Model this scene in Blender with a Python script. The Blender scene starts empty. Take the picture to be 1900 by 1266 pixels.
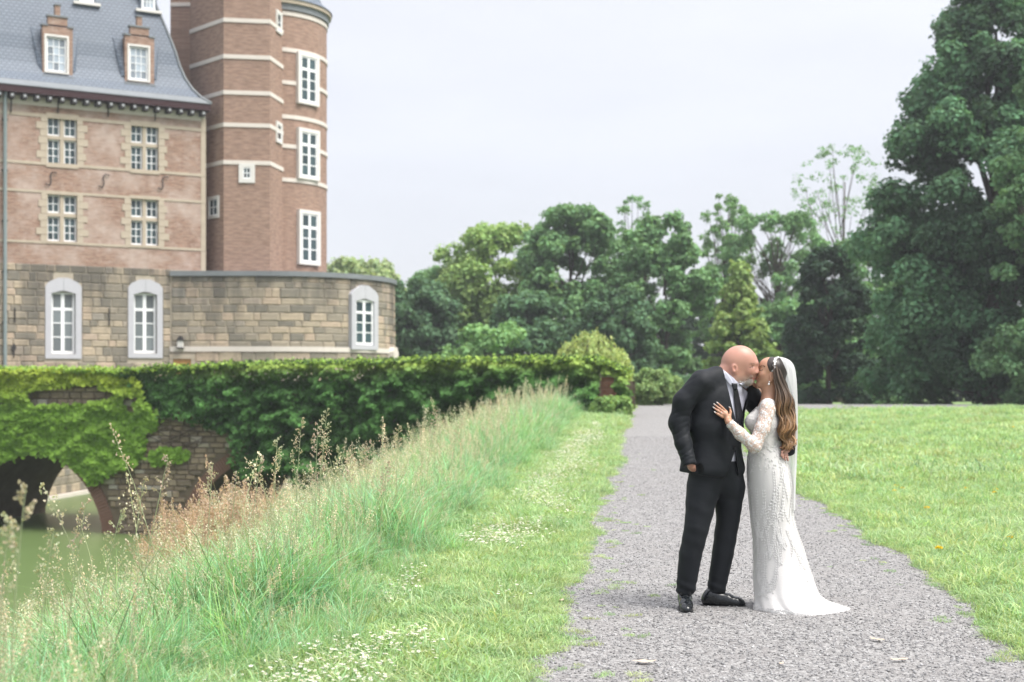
import bpy, math, random
import numpy as np
from mathutils import Vector, Matrix
SC = bpy.context.scene
COL = SC.collection
rad = math.radians
# ------------------------------------------------------------------ camera, light, sky
F = 2639.0                      # focal length in photograph pixels (50 mm on a 36 mm sensor, 1900 px wide)
UX, HY, CZ = 950.0, 715.0, 1.48  # principal column, horizon row, camera height
FOCUS = 9.43
cam_d = bpy.data.cameras.new('camera')
cam = bpy.data.objects.new('camera', cam_d)
COL.objects.link(cam)
cam.location = (0, 0, CZ)
cam.rotation_euler = (rad(90), 0, 0)
cam_d.lens = 50; cam_d.sensor_width = 36
cam_d.shift_y = (HY - 633.0) / 1900.0
cam_d.clip_start = 0.05; cam_d.clip_end = 2000
cam_d.dof.use_dof = True
cam_d.dof.focus_distance = FOCUS - 0.05
cam_d.dof.aperture_fstop = 2.6
SC.camera = cam

SUN_EL, SUN_AZ = rad(58), rad(118)     # azimuth clockwise from +Y
world = bpy.data.worlds.new('World'); SC.world = world; world.use_nodes = True
wt = world.node_tree; wt.nodes.clear()
def wn(t, **k):
    n = wt.nodes.new(t)
    for a, b in k.items(): setattr(n, a, b)
    return n
sky = wn('ShaderNodeTexSky', sky_type='NISHITA', sun_disc=False, sun_elevation=SUN_EL, sun_rotation=SUN_AZ)
tc = wn('ShaderNodeTexCoord')
sep = wn('ShaderNodeSeparateXYZ'); wt.links.new(tc.outputs['Generated'], sep.inputs[0])
mx = wn('ShaderNodeMath', operation='MAXIMUM'); mx.inputs[1].default_value = 0.0
wt.links.new(sep.outputs[2], mx.inputs[0])
pw_ = wn('ShaderNodeMath', operation='POWER'); pw_.inputs[1].default_value = 1.6; wt.links.new(mx.outputs[0], pw_.inputs[0])
ma = wn('ShaderNodeMath', operation='MULTIPLY_ADD'); ma.inputs[1].default_value = 2.0; ma.inputs[2].default_value = 1.0   # overcast: brighter towards the zenith
wt.links.new(pw_.outputs[0], ma.inputs[0])
mp = wn('ShaderNodeMapping'); mp.inputs['Scale'].default_value = (1.6, 1.6, 6)
wt.links.new(tc.outputs['Generated'], mp.inputs[0])
nz = wn('ShaderNodeTexNoise'); nz.inputs['Scale'].default_value = 1.6; nz.inputs['Detail'].default_value = 4
wt.links.new(mp.outputs[0], nz.inputs['Vector'])
mr = wn('ShaderNodeMapRange'); mr.inputs[1].default_value = .3; mr.inputs[2].default_value = .7
mr.inputs[3].default_value = .91; mr.inputs[4].default_value = 1.05
wt.links.new(nz.outputs[0], mr.inputs[0])
mm = wn('ShaderNodeMath', operation='MULTIPLY'); wt.links.new(ma.outputs[0], mm.inputs[0]); wt.links.new(mr.outputs[0], mm.inputs[1])
cl = wn('ShaderNodeVectorMath', operation='SCALE'); cl.inputs[0].default_value = (1.78, 1.79, 1.91)   # overcast cloud deck
wt.links.new(mm.outputs[0], cl.inputs['Scale'])
mixn = wn('ShaderNodeMix', data_type='RGBA'); mixn.inputs[0].default_value = .94
wt.links.new(sky.outputs[0], mixn.inputs[6]); wt.links.new(cl.outputs[0], mixn.inputs[7])
bg = wn('ShaderNodeBackground'); bg.inputs[1].default_value = 0.1
wt.links.new(mixn.outputs[2], bg.inputs[0])
wo = wn('ShaderNodeOutputWorld'); wt.links.new(bg.outputs[0], wo.inputs[0])

sd = bpy.data.lights.new('sun', 'SUN'); sun = bpy.data.objects.new('sun', sd); COL.objects.link(sun)
sd.energy = 1.5; sd.angle = rad(36); sd.color = (1.0, .96, .9)
sv = Vector((math.sin(SUN_AZ)*math.cos(SUN_EL), math.cos(SUN_AZ)*math.cos(SUN_EL), math.sin(SUN_EL)))
sun.rotation_euler = sv.to_track_quat('Z', 'Y').to_euler()
sun.location = (20, -20, 40)

vs = SC.view_settings
vs.view_transform = 'Standard'; vs.look = 'None'; vs.exposure = 2.1; vs.gamma = 1.0; vs.use_curve_mapping = False
cy = SC.cycles
cy.use_denoising = True; cy.max_bounces = 6; cy.diffuse_bounces = 3; cy.glossy_bounces = 2
cy.transmission_bounces = 4; cy.transparent_max_bounces = 12; cy.caustics_reflective = False; cy.caustics_refractive = False

# ------------------------------------------------------------------ helpers
def px(u, v, D):
    """the place, D metres ahead, that the photograph shows at pixel (u, v)"""
    return Vector(((u-UX)/F*D, D, CZ+(HY-v)/F*D))
def sm(a, b, x):
    t = np.clip((np.asarray(x, float)-a)/(b-a), 0, 1); return t*t*(3-2*t)
def lin(*rgb):
    out = []
    for c in rgb:
        c /= 255.0
        out.append(c/12.92 if c <= .04045 else ((c+.055)/1.055)**2.4)
    return tuple(out)
def tag(o, label=None, cat=None, group=None, kind=None):
    if label: o['label'] = label
    if cat: o['category'] = cat
    if group: o['group'] = group
    if kind: o['kind'] = kind
    return o
def empty(name, loc=(0, 0, 0), rz=0, label=None, cat=None, group=None):
    o = bpy.data.objects.new(name, None); COL.objects.link(o)
    o.location = loc; o.rotation_euler = (0, 0, rz); o.empty_display_size = .2
    return tag(o, label, cat, group)
def link(name, me, parent=None, mat=None):
    o = bpy.data.objects.new(name, me); COL.objects.link(o)
    if parent: o.parent = parent
    if mat is not None and not me.materials: me.materials.append(mat)
    return o
def np_mesh(name, V, Fc, col=None, uv=None, smooth=False, mat=None):
    V = np.ascontiguousarray(V, dtype=np.float32); Fc = np.ascontiguousarray(Fc, dtype=np.int32)
    me = bpy.data.meshes.new(name); n, k = Fc.shape
    me.vertices.add(len(V)); me.vertices.foreach_set('co', V.ravel())
    me.loops.add(n*k); me.loops.foreach_set('vertex_index', Fc.ravel())
    me.polygons.add(n); me.polygons.foreach_set('loop_start', np.arange(n, dtype=np.int32)*k)
    if smooth: me.polygons.foreach_set('use_smooth', np.ones(n, dtype=bool))
    me.update(calc_edges=True)
    if col is not None:
        c = np.ones((len(V), 4), np.float32); c[:, :3] = col
        me.color_attributes.new('Col', 'FLOAT_COLOR', 'POINT').data.foreach_set('color', c.ravel())
    if uv is not None:
        me.uv_layers.new(name='UVMap').data.foreach_set('uv', np.ascontiguousarray(np.asarray(uv, np.float32)[Fc.ravel()]).ravel())
    me.validate()
    if mat is not None: me.materials.append(mat)
    return me
class MB:
    """collects boxes, prisms and loose faces for one mesh"""
    def __init__(s): s.v = []; s.f = []; s.uv = []
    def add(s, vs, fs, uv=None):
        b = len(s.v); s.v += [tuple(p) for p in vs]; s.f += [tuple(b+i for i in f) for f in fs]
        s.uv += list(uv) if uv is not None else [(p[0]+p[1], p[2]) for p in vs]
    def box(s, x0, x1, y0, y1, z0, z1, M=None):
        p = [Vector(q) for q in ((x0,y0,z0),(x1,y0,z0),(x1,y1,z0),(x0,y1,z0),(x0,y0,z1),(x1,y0,z1),(x1,y1,z1),(x0,y1,z1))]
        if M: p = [M @ q for q in p]
        s.add(p, ((0,3,2,1),(4,5,6,7),(0,1,5,4),(1,2,6,5),(2,3,7,6),(3,0,4,7)))
    def prism(s, poly, y0, y1, M=None):
        """extrude an (x, z) outline from y0 to y1"""
        n = len(poly)
        p = [Vector((x, y0, z)) for x, z in poly]+[Vector((x, y1, z)) for x, z in poly]
        if M: p = [M @ q for q in p]
        s.add(p, [tuple(range(n)), tuple(range(2*n-1, n-1, -1))]+[(i, i+n, (i+1) % n+n, (i+1) % n) for i in range(n)])
    def tube(s, pts, r, n=8):
        V, Fc, _ = tube(pts, r, n); s.add(V, Fc)
    def build(s, name, mat, parent=None, smooth=False):
        me = bpy.data.meshes.new(name); me.from_pydata([tuple(p) for p in s.v], [], s.f)
        uvl = me.uv_layers.new(name='UVMap')
        uvl.data.foreach_set('uv', np.array([s.uv[l.vertex_index] for l in me.loops], np.float32).ravel())
        if smooth: me.polygons.foreach_set('use_smooth', np.ones(len(me.polygons), dtype=bool))
        me.materials.append(mat); me.update()
        return link(name, me, parent)
def frames(P):
    """parallel-transport frames along a polyline"""
    P = np.asarray(P, float); T = np.gradient(P, axis=0); T /= np.linalg.norm(T, axis=1)[:, None]+1e-9
    a = np.array([0, 0, 1.0]) if abs(T[0][2]) < .9 else np.array([0, 1.0, 0])
    N = np.zeros_like(P); n = a-T[0]*a.dot(T[0]); n /= np.linalg.norm(n); N[0] = n
    for i in range(1, len(P)):
        n = N[i-1]-T[i]*N[i-1].dot(T[i]); N[i] = n/(np.linalg.norm(n)+1e-9)
    return T, N, np.cross(T, N)
def spline(P, m):
    """Catmull-Rom through the rows of P (any number of columns), m samples a span"""
    P = np.asarray(P, float); n = len(P); E = np.vstack([2*P[0]-P[1], P, 2*P[-1]-P[-2]]); out = []
    for i in range(n-1):
        a, b, c, d = E[i:i+4]
        for t in np.arange(m)/m:
            out.append(.5*((2*b)+(c-a)*t+(2*a-5*b+4*c-d)*t*t+(3*b-a-3*c+d)*t**3))
    out.append(P[-1]); return np.array(out)
def tube(P, r, n=8, r2=None, cap=True):
    P = np.asarray(P, float); m = len(P); r = np.broadcast_to(np.asarray(r, float), (m,)); r2 = r if r2 is None else np.broadcast_to(np.asarray(r2, float), (m,))
    T, N, B = frames(P); a = np.arange(n)/n*2*np.pi
    V = P[:, None]+N[:, None]*(np.cos(a)[None, :, None]*r[:, None, None])+B[:, None]*(np.sin(a)[None, :, None]*r2[:, None, None])
    V = V.reshape(-1, 3); i = np.arange(m-1)[:, None]*n; j = np.arange(n)[None]; k = (j+1) % n
    Fc = np.stack([i+j, i+k, i+n+k, i+n+j], -1).reshape(-1, 4)
    uv = np.stack(np.broadcast_arrays(a[None, :]/(2*np.pi), np.linspace(0, 1, m)[:, None]), -1).reshape(-1, 2)
    if cap:
        V = np.vstack([V, P[:1], P[-1:]]); c0, c1 = len(V)-2, len(V)-1
        e0 = [(c0, (q+1) % n, q, c0) for q in range(n)]; e1 = [(c1, (m-1)*n+q, (m-1)*n+(q+1) % n, c1) for q in range(n)]
        tri = np.array([(a_, b_, c_) for a_, b_, c_, _ in e0+e1])
        uv = np.vstack([uv, [[.5, 0], [.5, 1]]])
        return V, [tuple(q) for q in Fc]+[tuple(q) for q in tri], uv
    return V, Fc, uv
# ---- materials
def mat_new(name):
    m = bpy.data.materials.new(name); m.use_nodes = True; m.node_tree.nodes.clear(); return m, m.node_tree
class NT:
    def __init__(s, name): s.m, s.t = mat_new(name)
    def n(s, t, **k):
        q = s.t.nodes.new(t)
        for a, b in k.items(): setattr(q, a, b)
        return q
    def set(s, sock, v):
        if hasattr(v, 'is_output') or isinstance(v, bpy.types.NodeSocket): s.t.links.new(v, sock)
        else: sock.default_value = (*v, 1) if isinstance(v, tuple) and len(v) == 3 and sock.type == 'RGBA' else v
    def mix(s, f, a, b, mode='MIX'):
        q = s.n('ShaderNodeMix', data_type='RGBA', blend_type=mode); s.set(q.inputs[0], f); s.set(q.inputs[6], a); s.set(q.inputs[7], b); return q.outputs[2]
    def math(s, op, a, b=0.0):
        q = s.n('ShaderNodeMath', operation=op); s.set(q.inputs[0], a); s.set(q.inputs[1], b); return q.outputs[0]
    def coord(s, which='Object', scale=(1, 1, 1)):
        c = s.n('ShaderNodeTexCoord'); m = s.n('ShaderNodeMapping'); m.inputs['Scale'].default_value = scale
        s.t.links.new(c.outputs[which], m.inputs[0]); return m.outputs[0]
    def noise(s, vec, scale, detail=4, rough=.6):
        q = s.n('ShaderNodeTexNoise'); s.t.links.new(vec, q.inputs['Vector']); q.inputs['Scale'].default_value = scale
        q.inputs['Detail'].default_value = detail; q.inputs['Roughness'].default_value = rough; return q.outputs[0]
    def vor(s, vec, scale, out='Color', feature='F1'):
        q = s.n('ShaderNodeTexVoronoi', feature=feature); s.t.links.new(vec, q.inputs['Vector']); q.inputs['Scale'].default_value = scale; return q.outputs[out]
    def ramp(s, f, stops):
        q = s.n('ShaderNodeValToRGB'); s.t.links.new(f, q.inputs[0]); e = q.color_ramp.elements
        while len(e) < len(stops): e.new(.5)
        for el, (p, c) in zip(e, stops): el.position = p; el.color = (*c, 1) if len(c) == 3 else c
        return q.outputs[0]
    def attr(s, name='Col'):
        q = s.n('ShaderNodeAttribute'); q.attribute_name = name; return q.outputs['Color']
    def rnd(s): return s.n('ShaderNodeObjectInfo').outputs['Random']
    def pbr(s, col, rough=.8, spec=.3, bump=None, bstr=.3, bdist=.01, **kw):
        p = s.n('ShaderNodeBsdfPrincipled'); s.set(p.inputs['Base Color'], col); s.set(p.inputs['Roughness'], rough); s.set(p.inputs['Specular IOR Level'], spec)
        for k, v in kw.items(): s.set(p.inputs[k.replace('_', ' ')], v)
        if bump is not None:
            b = s.n('ShaderNodeBump'); b.inputs['Strength'].default_value = bstr; b.inputs['Distance'].default_value = bdist
            s.t.links.new(bump, b.inputs['Height']); s.t.links.new(b.outputs[0], p.inputs['Normal'])
        return p.outputs[0]
    def out(s, sh):
        o = s.n('ShaderNodeOutputMaterial'); s.t.links.new(sh, o.inputs[0]); return s.m
def simple(name, col, rough=.7, spec=.3, nscale=None, namt=.25, **kw):
    t = NT(name)
    if nscale:
        f = t.noise(t.coord(), nscale); c = t.mix(f, tuple(x*(1-namt) for x in col), tuple(min(1, x*(1+namt)) for x in col))
        return t.out(t.pbr(c, rough, spec, bump=f, bstr=.2, bdist=.004, **kw))
    return t.out(t.pbr(col, rough, spec, **kw))
def leaf_mat(name, trans=.3, rough=.5, spec=.25, vary=.25, tint=None):
    t = NT(name); c = t.attr()
    r = t.rnd(); k = t.math('MULTIPLY_ADD', r, vary*2); t.t.nodes[-1].inputs[2].default_value = 1-vary
    q = t.n('ShaderNodeVectorMath', operation='SCALE'); t.t.links.new(c, q.inputs[0]); t.t.links.new(k, q.inputs['Scale']); c = q.outputs[0]
    p = t.pbr(c, rough, spec)
    tr = t.n('ShaderNodeBsdfTranslucent'); t.t.links.new(t.mix(1.0, c, (1.0, .97, .62), 'MULTIPLY') if trans else c, tr.inputs[0])
    ms = t.n('ShaderNodeMixShader'); ms.inputs[0].default_value = trans; t.t.links.new(p, ms.inputs[1]); t.t.links.new(tr.outputs[0], ms.inputs[2])
    return t.out(ms.outputs[0])
# ---- leaves
def leaf_cards(P, Nn, size, rng, col, kind='kite', droop=.25):
    """a folded leaf at each point of P, facing Nn; returns V, F, C"""
    n = len(P); Nn = Nn/(np.linalg.norm(Nn, axis=1)[:, None]+1e-9)
    R = rng.normal(size=(n, 3)); R[:, 2] -= droop*2; A = R-Nn*np.sum(R*Nn, 1)[:, None]; A /= np.linalg.norm(A, axis=1)[:, None]+1e-9
    B = np.cross(Nn, A); s = np.broadcast_to(size, (n,))[:, None]
    if kind == 'kite': sh = ((-.5, 0, 0), (.05, .38, .12), (.55, 0, -.05), (.05, -.38, .12)); fs = ((0, 1, 2), (0, 2, 3))
    else:   # lobed like a vine leaf
        sh = ((-.42, 0, .02), (-.3, .42, .06), (.08, .24, .1), (.22, .5, -.02), (.6, 0, -.1), (.22, -.5, -.02), (.08, -.24, .1), (-.3, -.42, .06))
        fs = ((0, 1, 2), (0, 2, 4), (2, 3, 4), (0, 4, 6), (4, 5, 6), (0, 6, 7))
    k = len(sh); V = np.empty((n, k, 3), np.float32)
    for i, (a, b, c) in enumerate(sh): V[:, i] = P+A*(a*s)+B*(b*s)+Nn*(c*s)
    Fc = (np.arange(n)[:, None, None]*k+np.array(fs)[None]).reshape(-1, 3)
    return V.reshape(-1, 3), Fc, np.repeat(col, k, axis=0)
# ---- ground height
PL = lambda Y: .23+.095*(Y-9.4)             # left edge of the gravel
PR = lambda Y: 3.2+.085*(Y-9.2)             # right edge
XB = lambda Y: -1.12+.088*(Y-8)             # where the tall grass begins
def g(Y):
    Y = np.asarray(Y, float); return .62*sm(13, 50, Y)+.03*sm(50, 58, Y)-.45*sm(60, 78, Y)
WATER = -3.5
def ground(x, y):
    x = np.asarray(x, float); y = np.asarray(y, float)
    s = XB(np.minimum(y, 46))-x-.55
    d = np.where(s > 0, .56*s-.3*(1-np.exp(-np.maximum(s, 0)*1.2)), 0)
    far = sm(84, 92, y)
    z = g(y)-np.minimum(np.maximum(d, 0), g(y)+4.4)*(1-far)
    return z
def swatch(rng, n, base, var=.2, warm=.08):
    b = np.array(base)[None]*(1+rng.uniform(-var, var, (n, 1))); b[:, 0] *= 1+rng.uniform(-warm, warm*1.6, n); return np.clip(b, 0, 1)
# ------------------------------------------------------------------ ground, path, water
def heightfield(name, xs, ys, zf, mat, parent=None):
    X, Y = np.meshgrid(xs, ys); Z = zf(X, Y); ny, nx = X.shape
    V = np.stack([X, Y, Z], -1).reshape(-1, 3); i = np.arange(ny-1)[:, None]*nx+np.arange(nx-1)[None]
    Fc = np.stack([i, i+1, i+nx+1, i+nx], -1).reshape(-1, 4)
    return link(name, np_mesh(name, V, Fc, smooth=True, mat=mat), parent)
def m_ground():
    t = NT('grassy_earth'); c = t.coord(); f = t.noise(c, .5, 5); h = t.noise(c, 14, 4); k = t.noise(c, 60, 3)
    a = t.mix(f, (.17, .25, .10), (.22, .30, .13)); a = t.mix(t.math('MULTIPLY', h, .6), a, (.14, .22, .08))
    return t.out(t.pbr(a, .95, .1, bump=k, bstr=.6, bdist=.02))
xs = np.concatenate([np.linspace(-220, -30, 24), np.linspace(-29, -13, 17), np.arange(-12.5, 12.1, .25), np.linspace(13, 40, 28), np.linspace(45, 260, 24)])
ys = np.concatenate([np.arange(-12, 0, 2.), np.arange(0, 60, .5), np.linspace(60, 96, 37), np.linspace(100, 420, 24)])
tag(heightfield('ground', xs, ys, ground, m_ground()), kind='structure')

def m_gravel():
    t = NT('grey_gravel'); c = t.coord()
    v = t.vor(c, 62); d = t.vor(c, 62, 'Distance'); v2 = t.vor(c, 24)
    sp = t.n('ShaderNodeSeparateColor'); t.t.links.new(v, sp.inputs[0])
    a = t.ramp(sp.outputs[0], [(0, (.12, .117, .115)), (.35, (.205, .2, .196)), (.7, (.27, .265, .26)), (1, (.40, .395, .385))])
    sp2 = t.n('ShaderNodeSeparateColor'); t.t.links.new(v2, sp2.inputs[0])
    a = t.mix(t.math('MULTIPLY', sp2.outputs[1], .3), a, (.21, .195, .19))
    w = t.noise(c, .9, 4); a = t.mix(t.ramp(w, [(.42, (0, 0, 0)), (.7, (.35, .35, .35))]), a, (.24, .225, .215))
    h = t.math('SUBTRACT', 1.0, d); h = t.math('ADD', h, t.math('MULTIPLY', sp.outputs[2], .8))
    return t.out(t.pbr(a, .85, .25, bump=h, bstr=.8, bdist=.012))
M_GRAVEL = m_gravel()
rng = np.random.default_rng(3)
def edge_noise(y, seed):
    r = np.random.default_rng(seed); p = r.uniform(0, 6.28, 6); y = np.asarray(y)
    return sum(a*np.sin(y*w+q) for a, w, q in zip((.06, .05, .04, .025, .015, .008), (.45, 1.1, 2.3, 4.1, 7.7, 13.), p))
def path_right(Y):
    """right edge of the gravel: straight, then swinging off along the far side of the lawn"""
    Y = np.asarray(Y, float); k = np.clip((Y-38)/18, 0, 1); return PR(Y)+30*k**2.6
yy = np.concatenate([np.arange(-6, 30, .12), np.arange(30, 62, .5)])
L = PL(yy)+edge_noise(yy, 1); R = np.where(yy < 56, path_right(np.minimum(yy, 56))+edge_noise(yy, 2)*1.2, 70)
L = np.where(yy > 50, L-(yy-50)*.12, L)
K = 13; tt = np.linspace(0, 1, K)
X = L[:, None]+(R-L)[:, None]*tt[None]; Y = np.repeat(yy[:, None], K, 1)
V = np.stack([X, Y, g(Y)+.012], -1).reshape(-1, 3); i = np.arange(len(yy)-1)[:, None]*K+np.arange(K-1)[None]
tag(link('gravel_path', np_mesh('gravel_path', V, np.stack([i, i+1, i+K+1, i+K], -1).reshape(-1, 4), smooth=True, mat=M_GRAVEL)), kind='structure')

def m_water():
    t = NT('duckweed_water'); c = t.coord(scale=(1, 1, 1)); f = t.noise(c, .6, 5); r = t.noise(c, 9, 2)
    a = t.mix(f, (.085, .13, .042), (.115, .165, .058))
    return t.out(t.pbr(a, .32, .4, bump=r, bstr=.08, bdist=.02))
w = MB(); w.add([(-120, -12, WATER), (3, -12, WATER), (3, 90, WATER), (-120, 90, WATER)], [(0, 1, 2, 3)])
tag(w.build('moat_water', m_water()), kind='structure')

# ------------------------------------------------------------------ stone and brick materials
def brick_mat(name, c1, c2, mortar, bw=.23, bh=.075, msz=.012, pale=0.0, palec=(.42, .37, .33), dark=.0, coord='UV'):
    t = NT(name); c = t.coord(coord)
    b = t.n('ShaderNodeTexBrick'); t.t.links.new(c, b.inputs['Vector'])
    b.inputs['Color1'].default_value = (*c1, 1); b.inputs['Color2'].default_value = (*c2, 1); b.inputs['Mortar'].default_value = (*mortar, 1)
    b.inputs['Scale'].default_value = 1; b.inputs['Brick Width'].default_value = bw; b.inputs['Row Height'].default_value = bh
    b.inputs['Mortar Size'].default_value = msz; b.inputs['Mortar Smooth'].default_value = .3; b.inputs['Bias'].default_value = 0
    a = b.outputs[0]; n1 = t.noise(c, .55, 5); n2 = t.noise(c, 3.1, 5); n3 = t.noise(t.coord(coord, (2.2, 13, 1)), 1.0, 2)
    a = t.mix(t.ramp(n3, [(.35, (.75, .75, .75)), (.58, (0, 0, 0))]), a, tuple(x*.5 for x in c1)); a = t.mix(t.ramp(n3, [(.55, (0, 0, 0)), (.72, (.6, .6, .6))]), a, tuple(min(1, x*1.45) for x in c2))
    a = t.mix(t.math('MULTIPLY', n2, .45), a, tuple(x*.72 for x in c1))
    if pale: a = t.mix(t.ramp(n1, [(.53-.1*pale, (0, 0, 0)), (.66, (pale*.8,)*3)]), a, palec)
    if pale: a = t.mix(t.ramp(n2, [(.55, (0, 0, 0)), (.72, (.55, .55, .55))]), a, palec)
    if dark: a = t.mix(t.ramp(n1, [(.3, (dark, dark, dark)), (.55, (0, 0, 0))]), a, tuple(x*.4 for x in c1))
    return t.out(t.pbr(a, .9, .15, bump=b.outputs['Fac'], bstr=-.5, bdist=.012))
M_BRICK = brick_mat('old_pink_brick', (.33, .19, .135), (.26, .17, .13), (.42, .36, .30), pale=.85, palec=(.47, .39, .345))
M_TOWER = brick_mat('tower_brick', (.345, .218, .165), (.30, .196, .152), (.36, .28, .22), dark=.12)
def stone_mat(name, stops, stain=.0):
    t = NT(name); r = t.rnd(); c = t.coord(); f = t.noise(c, 2.3, 6, .7); h = t.noise(c, 11, 5, .7)
    a = t.ramp(r, stops); a = t.mix(t.ramp(f, [(.35, (.55, .55, .55)), (.55, (0, 0, 0))]), a, (.17, .155, .125)); a = t.mix(t.ramp(f, [(.55, (0, 0, 0)), (.75, (.6, .6, .6))]), a, (.40, .33, .25)); a = t.mix(t.ramp(h, [(.45, (0, 0, 0)), (.72, (.55, .55, .55))]), a, (.15, .135, .11))
    if stain:
        gp = t.n('ShaderNodeNewGeometry'); m = t.n('ShaderNodeMapping'); m.inputs['Scale'].default_value = (.75, .75, .13); t.t.links.new(gp.outputs['Position'], m.inputs[0])
        sn = t.noise(m.outputs[0], 1.0, 5, .65); sx = t.n('ShaderNodeSeparateXYZ'); t.t.links.new(gp.outputs['Position'], sx.inputs[0]); gz = t.n('ShaderNodeMapRange'); gz.inputs[1].default_value = 4.2; gz.inputs[2].default_value = 7.0; gz.inputs[3].default_value = -.06; gz.inputs[4].default_value = .13; t.t.links.new(sx.outputs[2], gz.inputs[0]); sn = t.math('ADD', sn, gz.outputs[0]); a = t.mix(t.ramp(sn, [(.44, (0, 0, 0)), (.66, (stain, stain, stain))]), a, (.085, .08, .07))
    return t.out(t.pbr(a, .92, .15, bump=h, bstr=.5, bdist=.03))
M_STONE = stone_mat('coal_sandstone', [(0, (.19, .175, .145)), (.25, (.29, .255, .20)), (.5, (.38, .325, .25)), (.75, (.49, .40, .29)), (.9, (.52, .40, .30)), (1, (.30, .285, .25))], stain=.8)
M_RUBBLE = stone_mat('bridge_rubble', [(0, (.11, .085, .06)), (.4, (.19, .145, .10)), (.75, (.25, .19, .125)), (.92, (.30, .25, .18)), (1, (.42, .39, .34))])
M_MORTAR = simple('lime_mortar', (.36, .315, .25), .95, .1, 3, .25)
M_DMORTAR = simple('dark_bridge_mortar', (.12, .095, .068), .95, .1, 2.2, .45)
M_SAND = simple('yellow_sandstone', (.41, .35, .275), .9, .15, 2.6, .2)
M_BLUESTONE = simple('blue_grey_limestone', (.43, .43, .46), .85, .2, 3, .08)
M_BAND = simple('pale_limestone_band', (.60, .55, .50), .9, .15, 2, .1)
M_WHITE = simple('white_window_paint', (.78, .79, .80), .45, .4)
M_WFRAME = simple('white_stone_surround', (.62, .60, .57), .8, .2, 4, .06)
M_LEAD = simple('grey_lead', (.17, .185, .195), .6, .35, 1.5, .25)
M_EAVE = simple('oxblood_fascia', (.035, .012, .014), .5, .3)
M_IRON = simple('wrought_iron', (.03, .028, .028), .6, .3)
M_ZINC = simple('weathered_zinc', (.20, .24, .245), .5, .4, 2, .2)
M_WOOD = simple('honey_wood_board', (.42, .23, .085), .7, .2, 6, .2)
M_GOLD = simple('pale_corbel_end', (.33, .34, .35), .6, .3)
def m_glass(name, col):
    t = NT(name); r = t.rnd(); a = t.mix(r, tuple(x*.6 for x in col), tuple(min(1, x*1.6) for x in col)); return t.out(t.pbr(a, .12, .5))
M_GLASS = m_glass('window_glass_dark', (.035, .06, .065)); M_GLASS2 = m_glass('window_glass_curtained', (.13, .15, .155)); M_GLASS3 = m_glass('window_glass_sky', (.26, .30, .34))
def m_slate():
    t = NT('blue_slate'); c = t.coord('UV'); b = t.n('ShaderNodeTexBrick'); t.t.links.new(c, b.inputs['Vector'])
    b.inputs['Color1'].default_value = (.112, .142, .182, 1); b.inputs['Color2'].default_value = (.096, .122, .16, 1); b.inputs['Mortar'].default_value = (.045, .058, .08, 1)
    b.inputs['Scale'].default_value = 1; b.inputs['Brick Width'].default_value = .24; b.inputs['Row Height'].default_value = .17; b.inputs['Mortar Size'].default_value = .022
    f = t.noise(c, .5, 4); a = t.mix(t.ramp(f, [(.4, (0, 0, 0)), (.7, (.4, .4, .4))]), b.outputs[0], (.085, .105, .13))
    return t.out(t.pbr(a, .55, .4, bump=b.outputs['Fac'], bstr=-.6, bdist=.02))
M_SLATE = m_slate()

# ------------------------------------------------------------------ the castle
A_ = .015485; DK = .0001795
DEP = lambda u: 1/(A_*(1-DK*u))
P0 = px(0, HY, DEP(0)); P1 = px(390, HY, DEP(390)); dv = P1-P0
TH = math.atan2(dv.y, dv.x); CT, ST = math.cos(TH), math.sin(TH)
CAST = empty('castle', (P0.x, P0.y, 0), TH, 'brick and sandstone castle wing with slate roof and two brick towers above the moat', 'castle')
def fw(u, v, yo=0.0, P=P0, ct=CT, st=ST):
    """wall-local (s, z) of pixel (u, v) on the plane yo metres behind the wall face"""
    rx, rz = (u-UX)/F, (HY-v)/F; t = (-P.x*st+P.y*ct+yo)/(-rx*st+ct)
    return (rx*t-P.x)*ct+(t-P.y)*st, CZ+rz*t
def fl(u, D):
    """castle-local ground position of a column at depth D"""
    X, Y = (u-UX)/F*D-P0.x, D-P0.y; return X*CT+Y*ST, -X*ST+Y*CT
def rect(u0, v0, u1, v1, yo=0.0):
    um, vm = (u0+u1)/2, (v0+v1)/2
    return fw(u0, vm, yo)[0], fw(u1, vm, yo)[0], fw(um, v1, yo)[1], fw(um, v0, yo)[1]
def holed_wall(mb, x0, x1, z0, z1, holes, depth=.35):
    X = sorted({x0, x1, *[h[0] for h in holes], *[h[1] for h in holes]}); Z = sorted({z0, z1, *[h[2] for h in holes], *[h[3] for h in holes]})
    for a, b in zip(X, X[1:]):
        for c, d in zip(Z, Z[1:]):
            m, n = (a+b)/2, (c+d)/2
            if any(h[0] < m < h[1] and h[2] < n < h[3] for h in holes): continue
            mb.add([(a, 0, c), (b, 0, c), (b, 0, d), (a, 0, d)], [(0, 1, 2, 3)])
    for a, b, c, d in holes:
        mb.add([(a, 0, c), (a, 0, d), (a, depth, d), (a, depth, c)], [(0, 1, 2, 3)])
        mb.add([(b, 0, c), (b, depth, c), (b, depth, d), (b, 0, d)], [(0, 1, 2, 3)])
        mb.add([(a, 0, d), (b, 0, d), (b, depth, d), (a, depth, d)], [(0, 1, 2, 3)])
        mb.add([(a, 0, c), (a, depth, c), (b, depth, c), (b, 0, c)], [(0, 1, 2, 3)])
UNIT = {}
def unit(mat):
    if mat.name not in UNIT:
        b = MB(); b.box(-.5, .5, 0, 1, -.5, .5); o = b.build('pane', mat); UNIT[mat.name] = o.data; bpy.data.objects.remove(o)
    return UNIT[mat.name]
def pane(par, x0, x1, z0, z1, y, mat, M=None, name='pane'):
    o = link(name, unit(mat), par); o.matrix_local = (M or Matrix())@Matrix.LocRotScale(((x0+x1)/2, y, (z0+z1)/2), None, (x1-x0, .015, z1-z0)); return o
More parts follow.
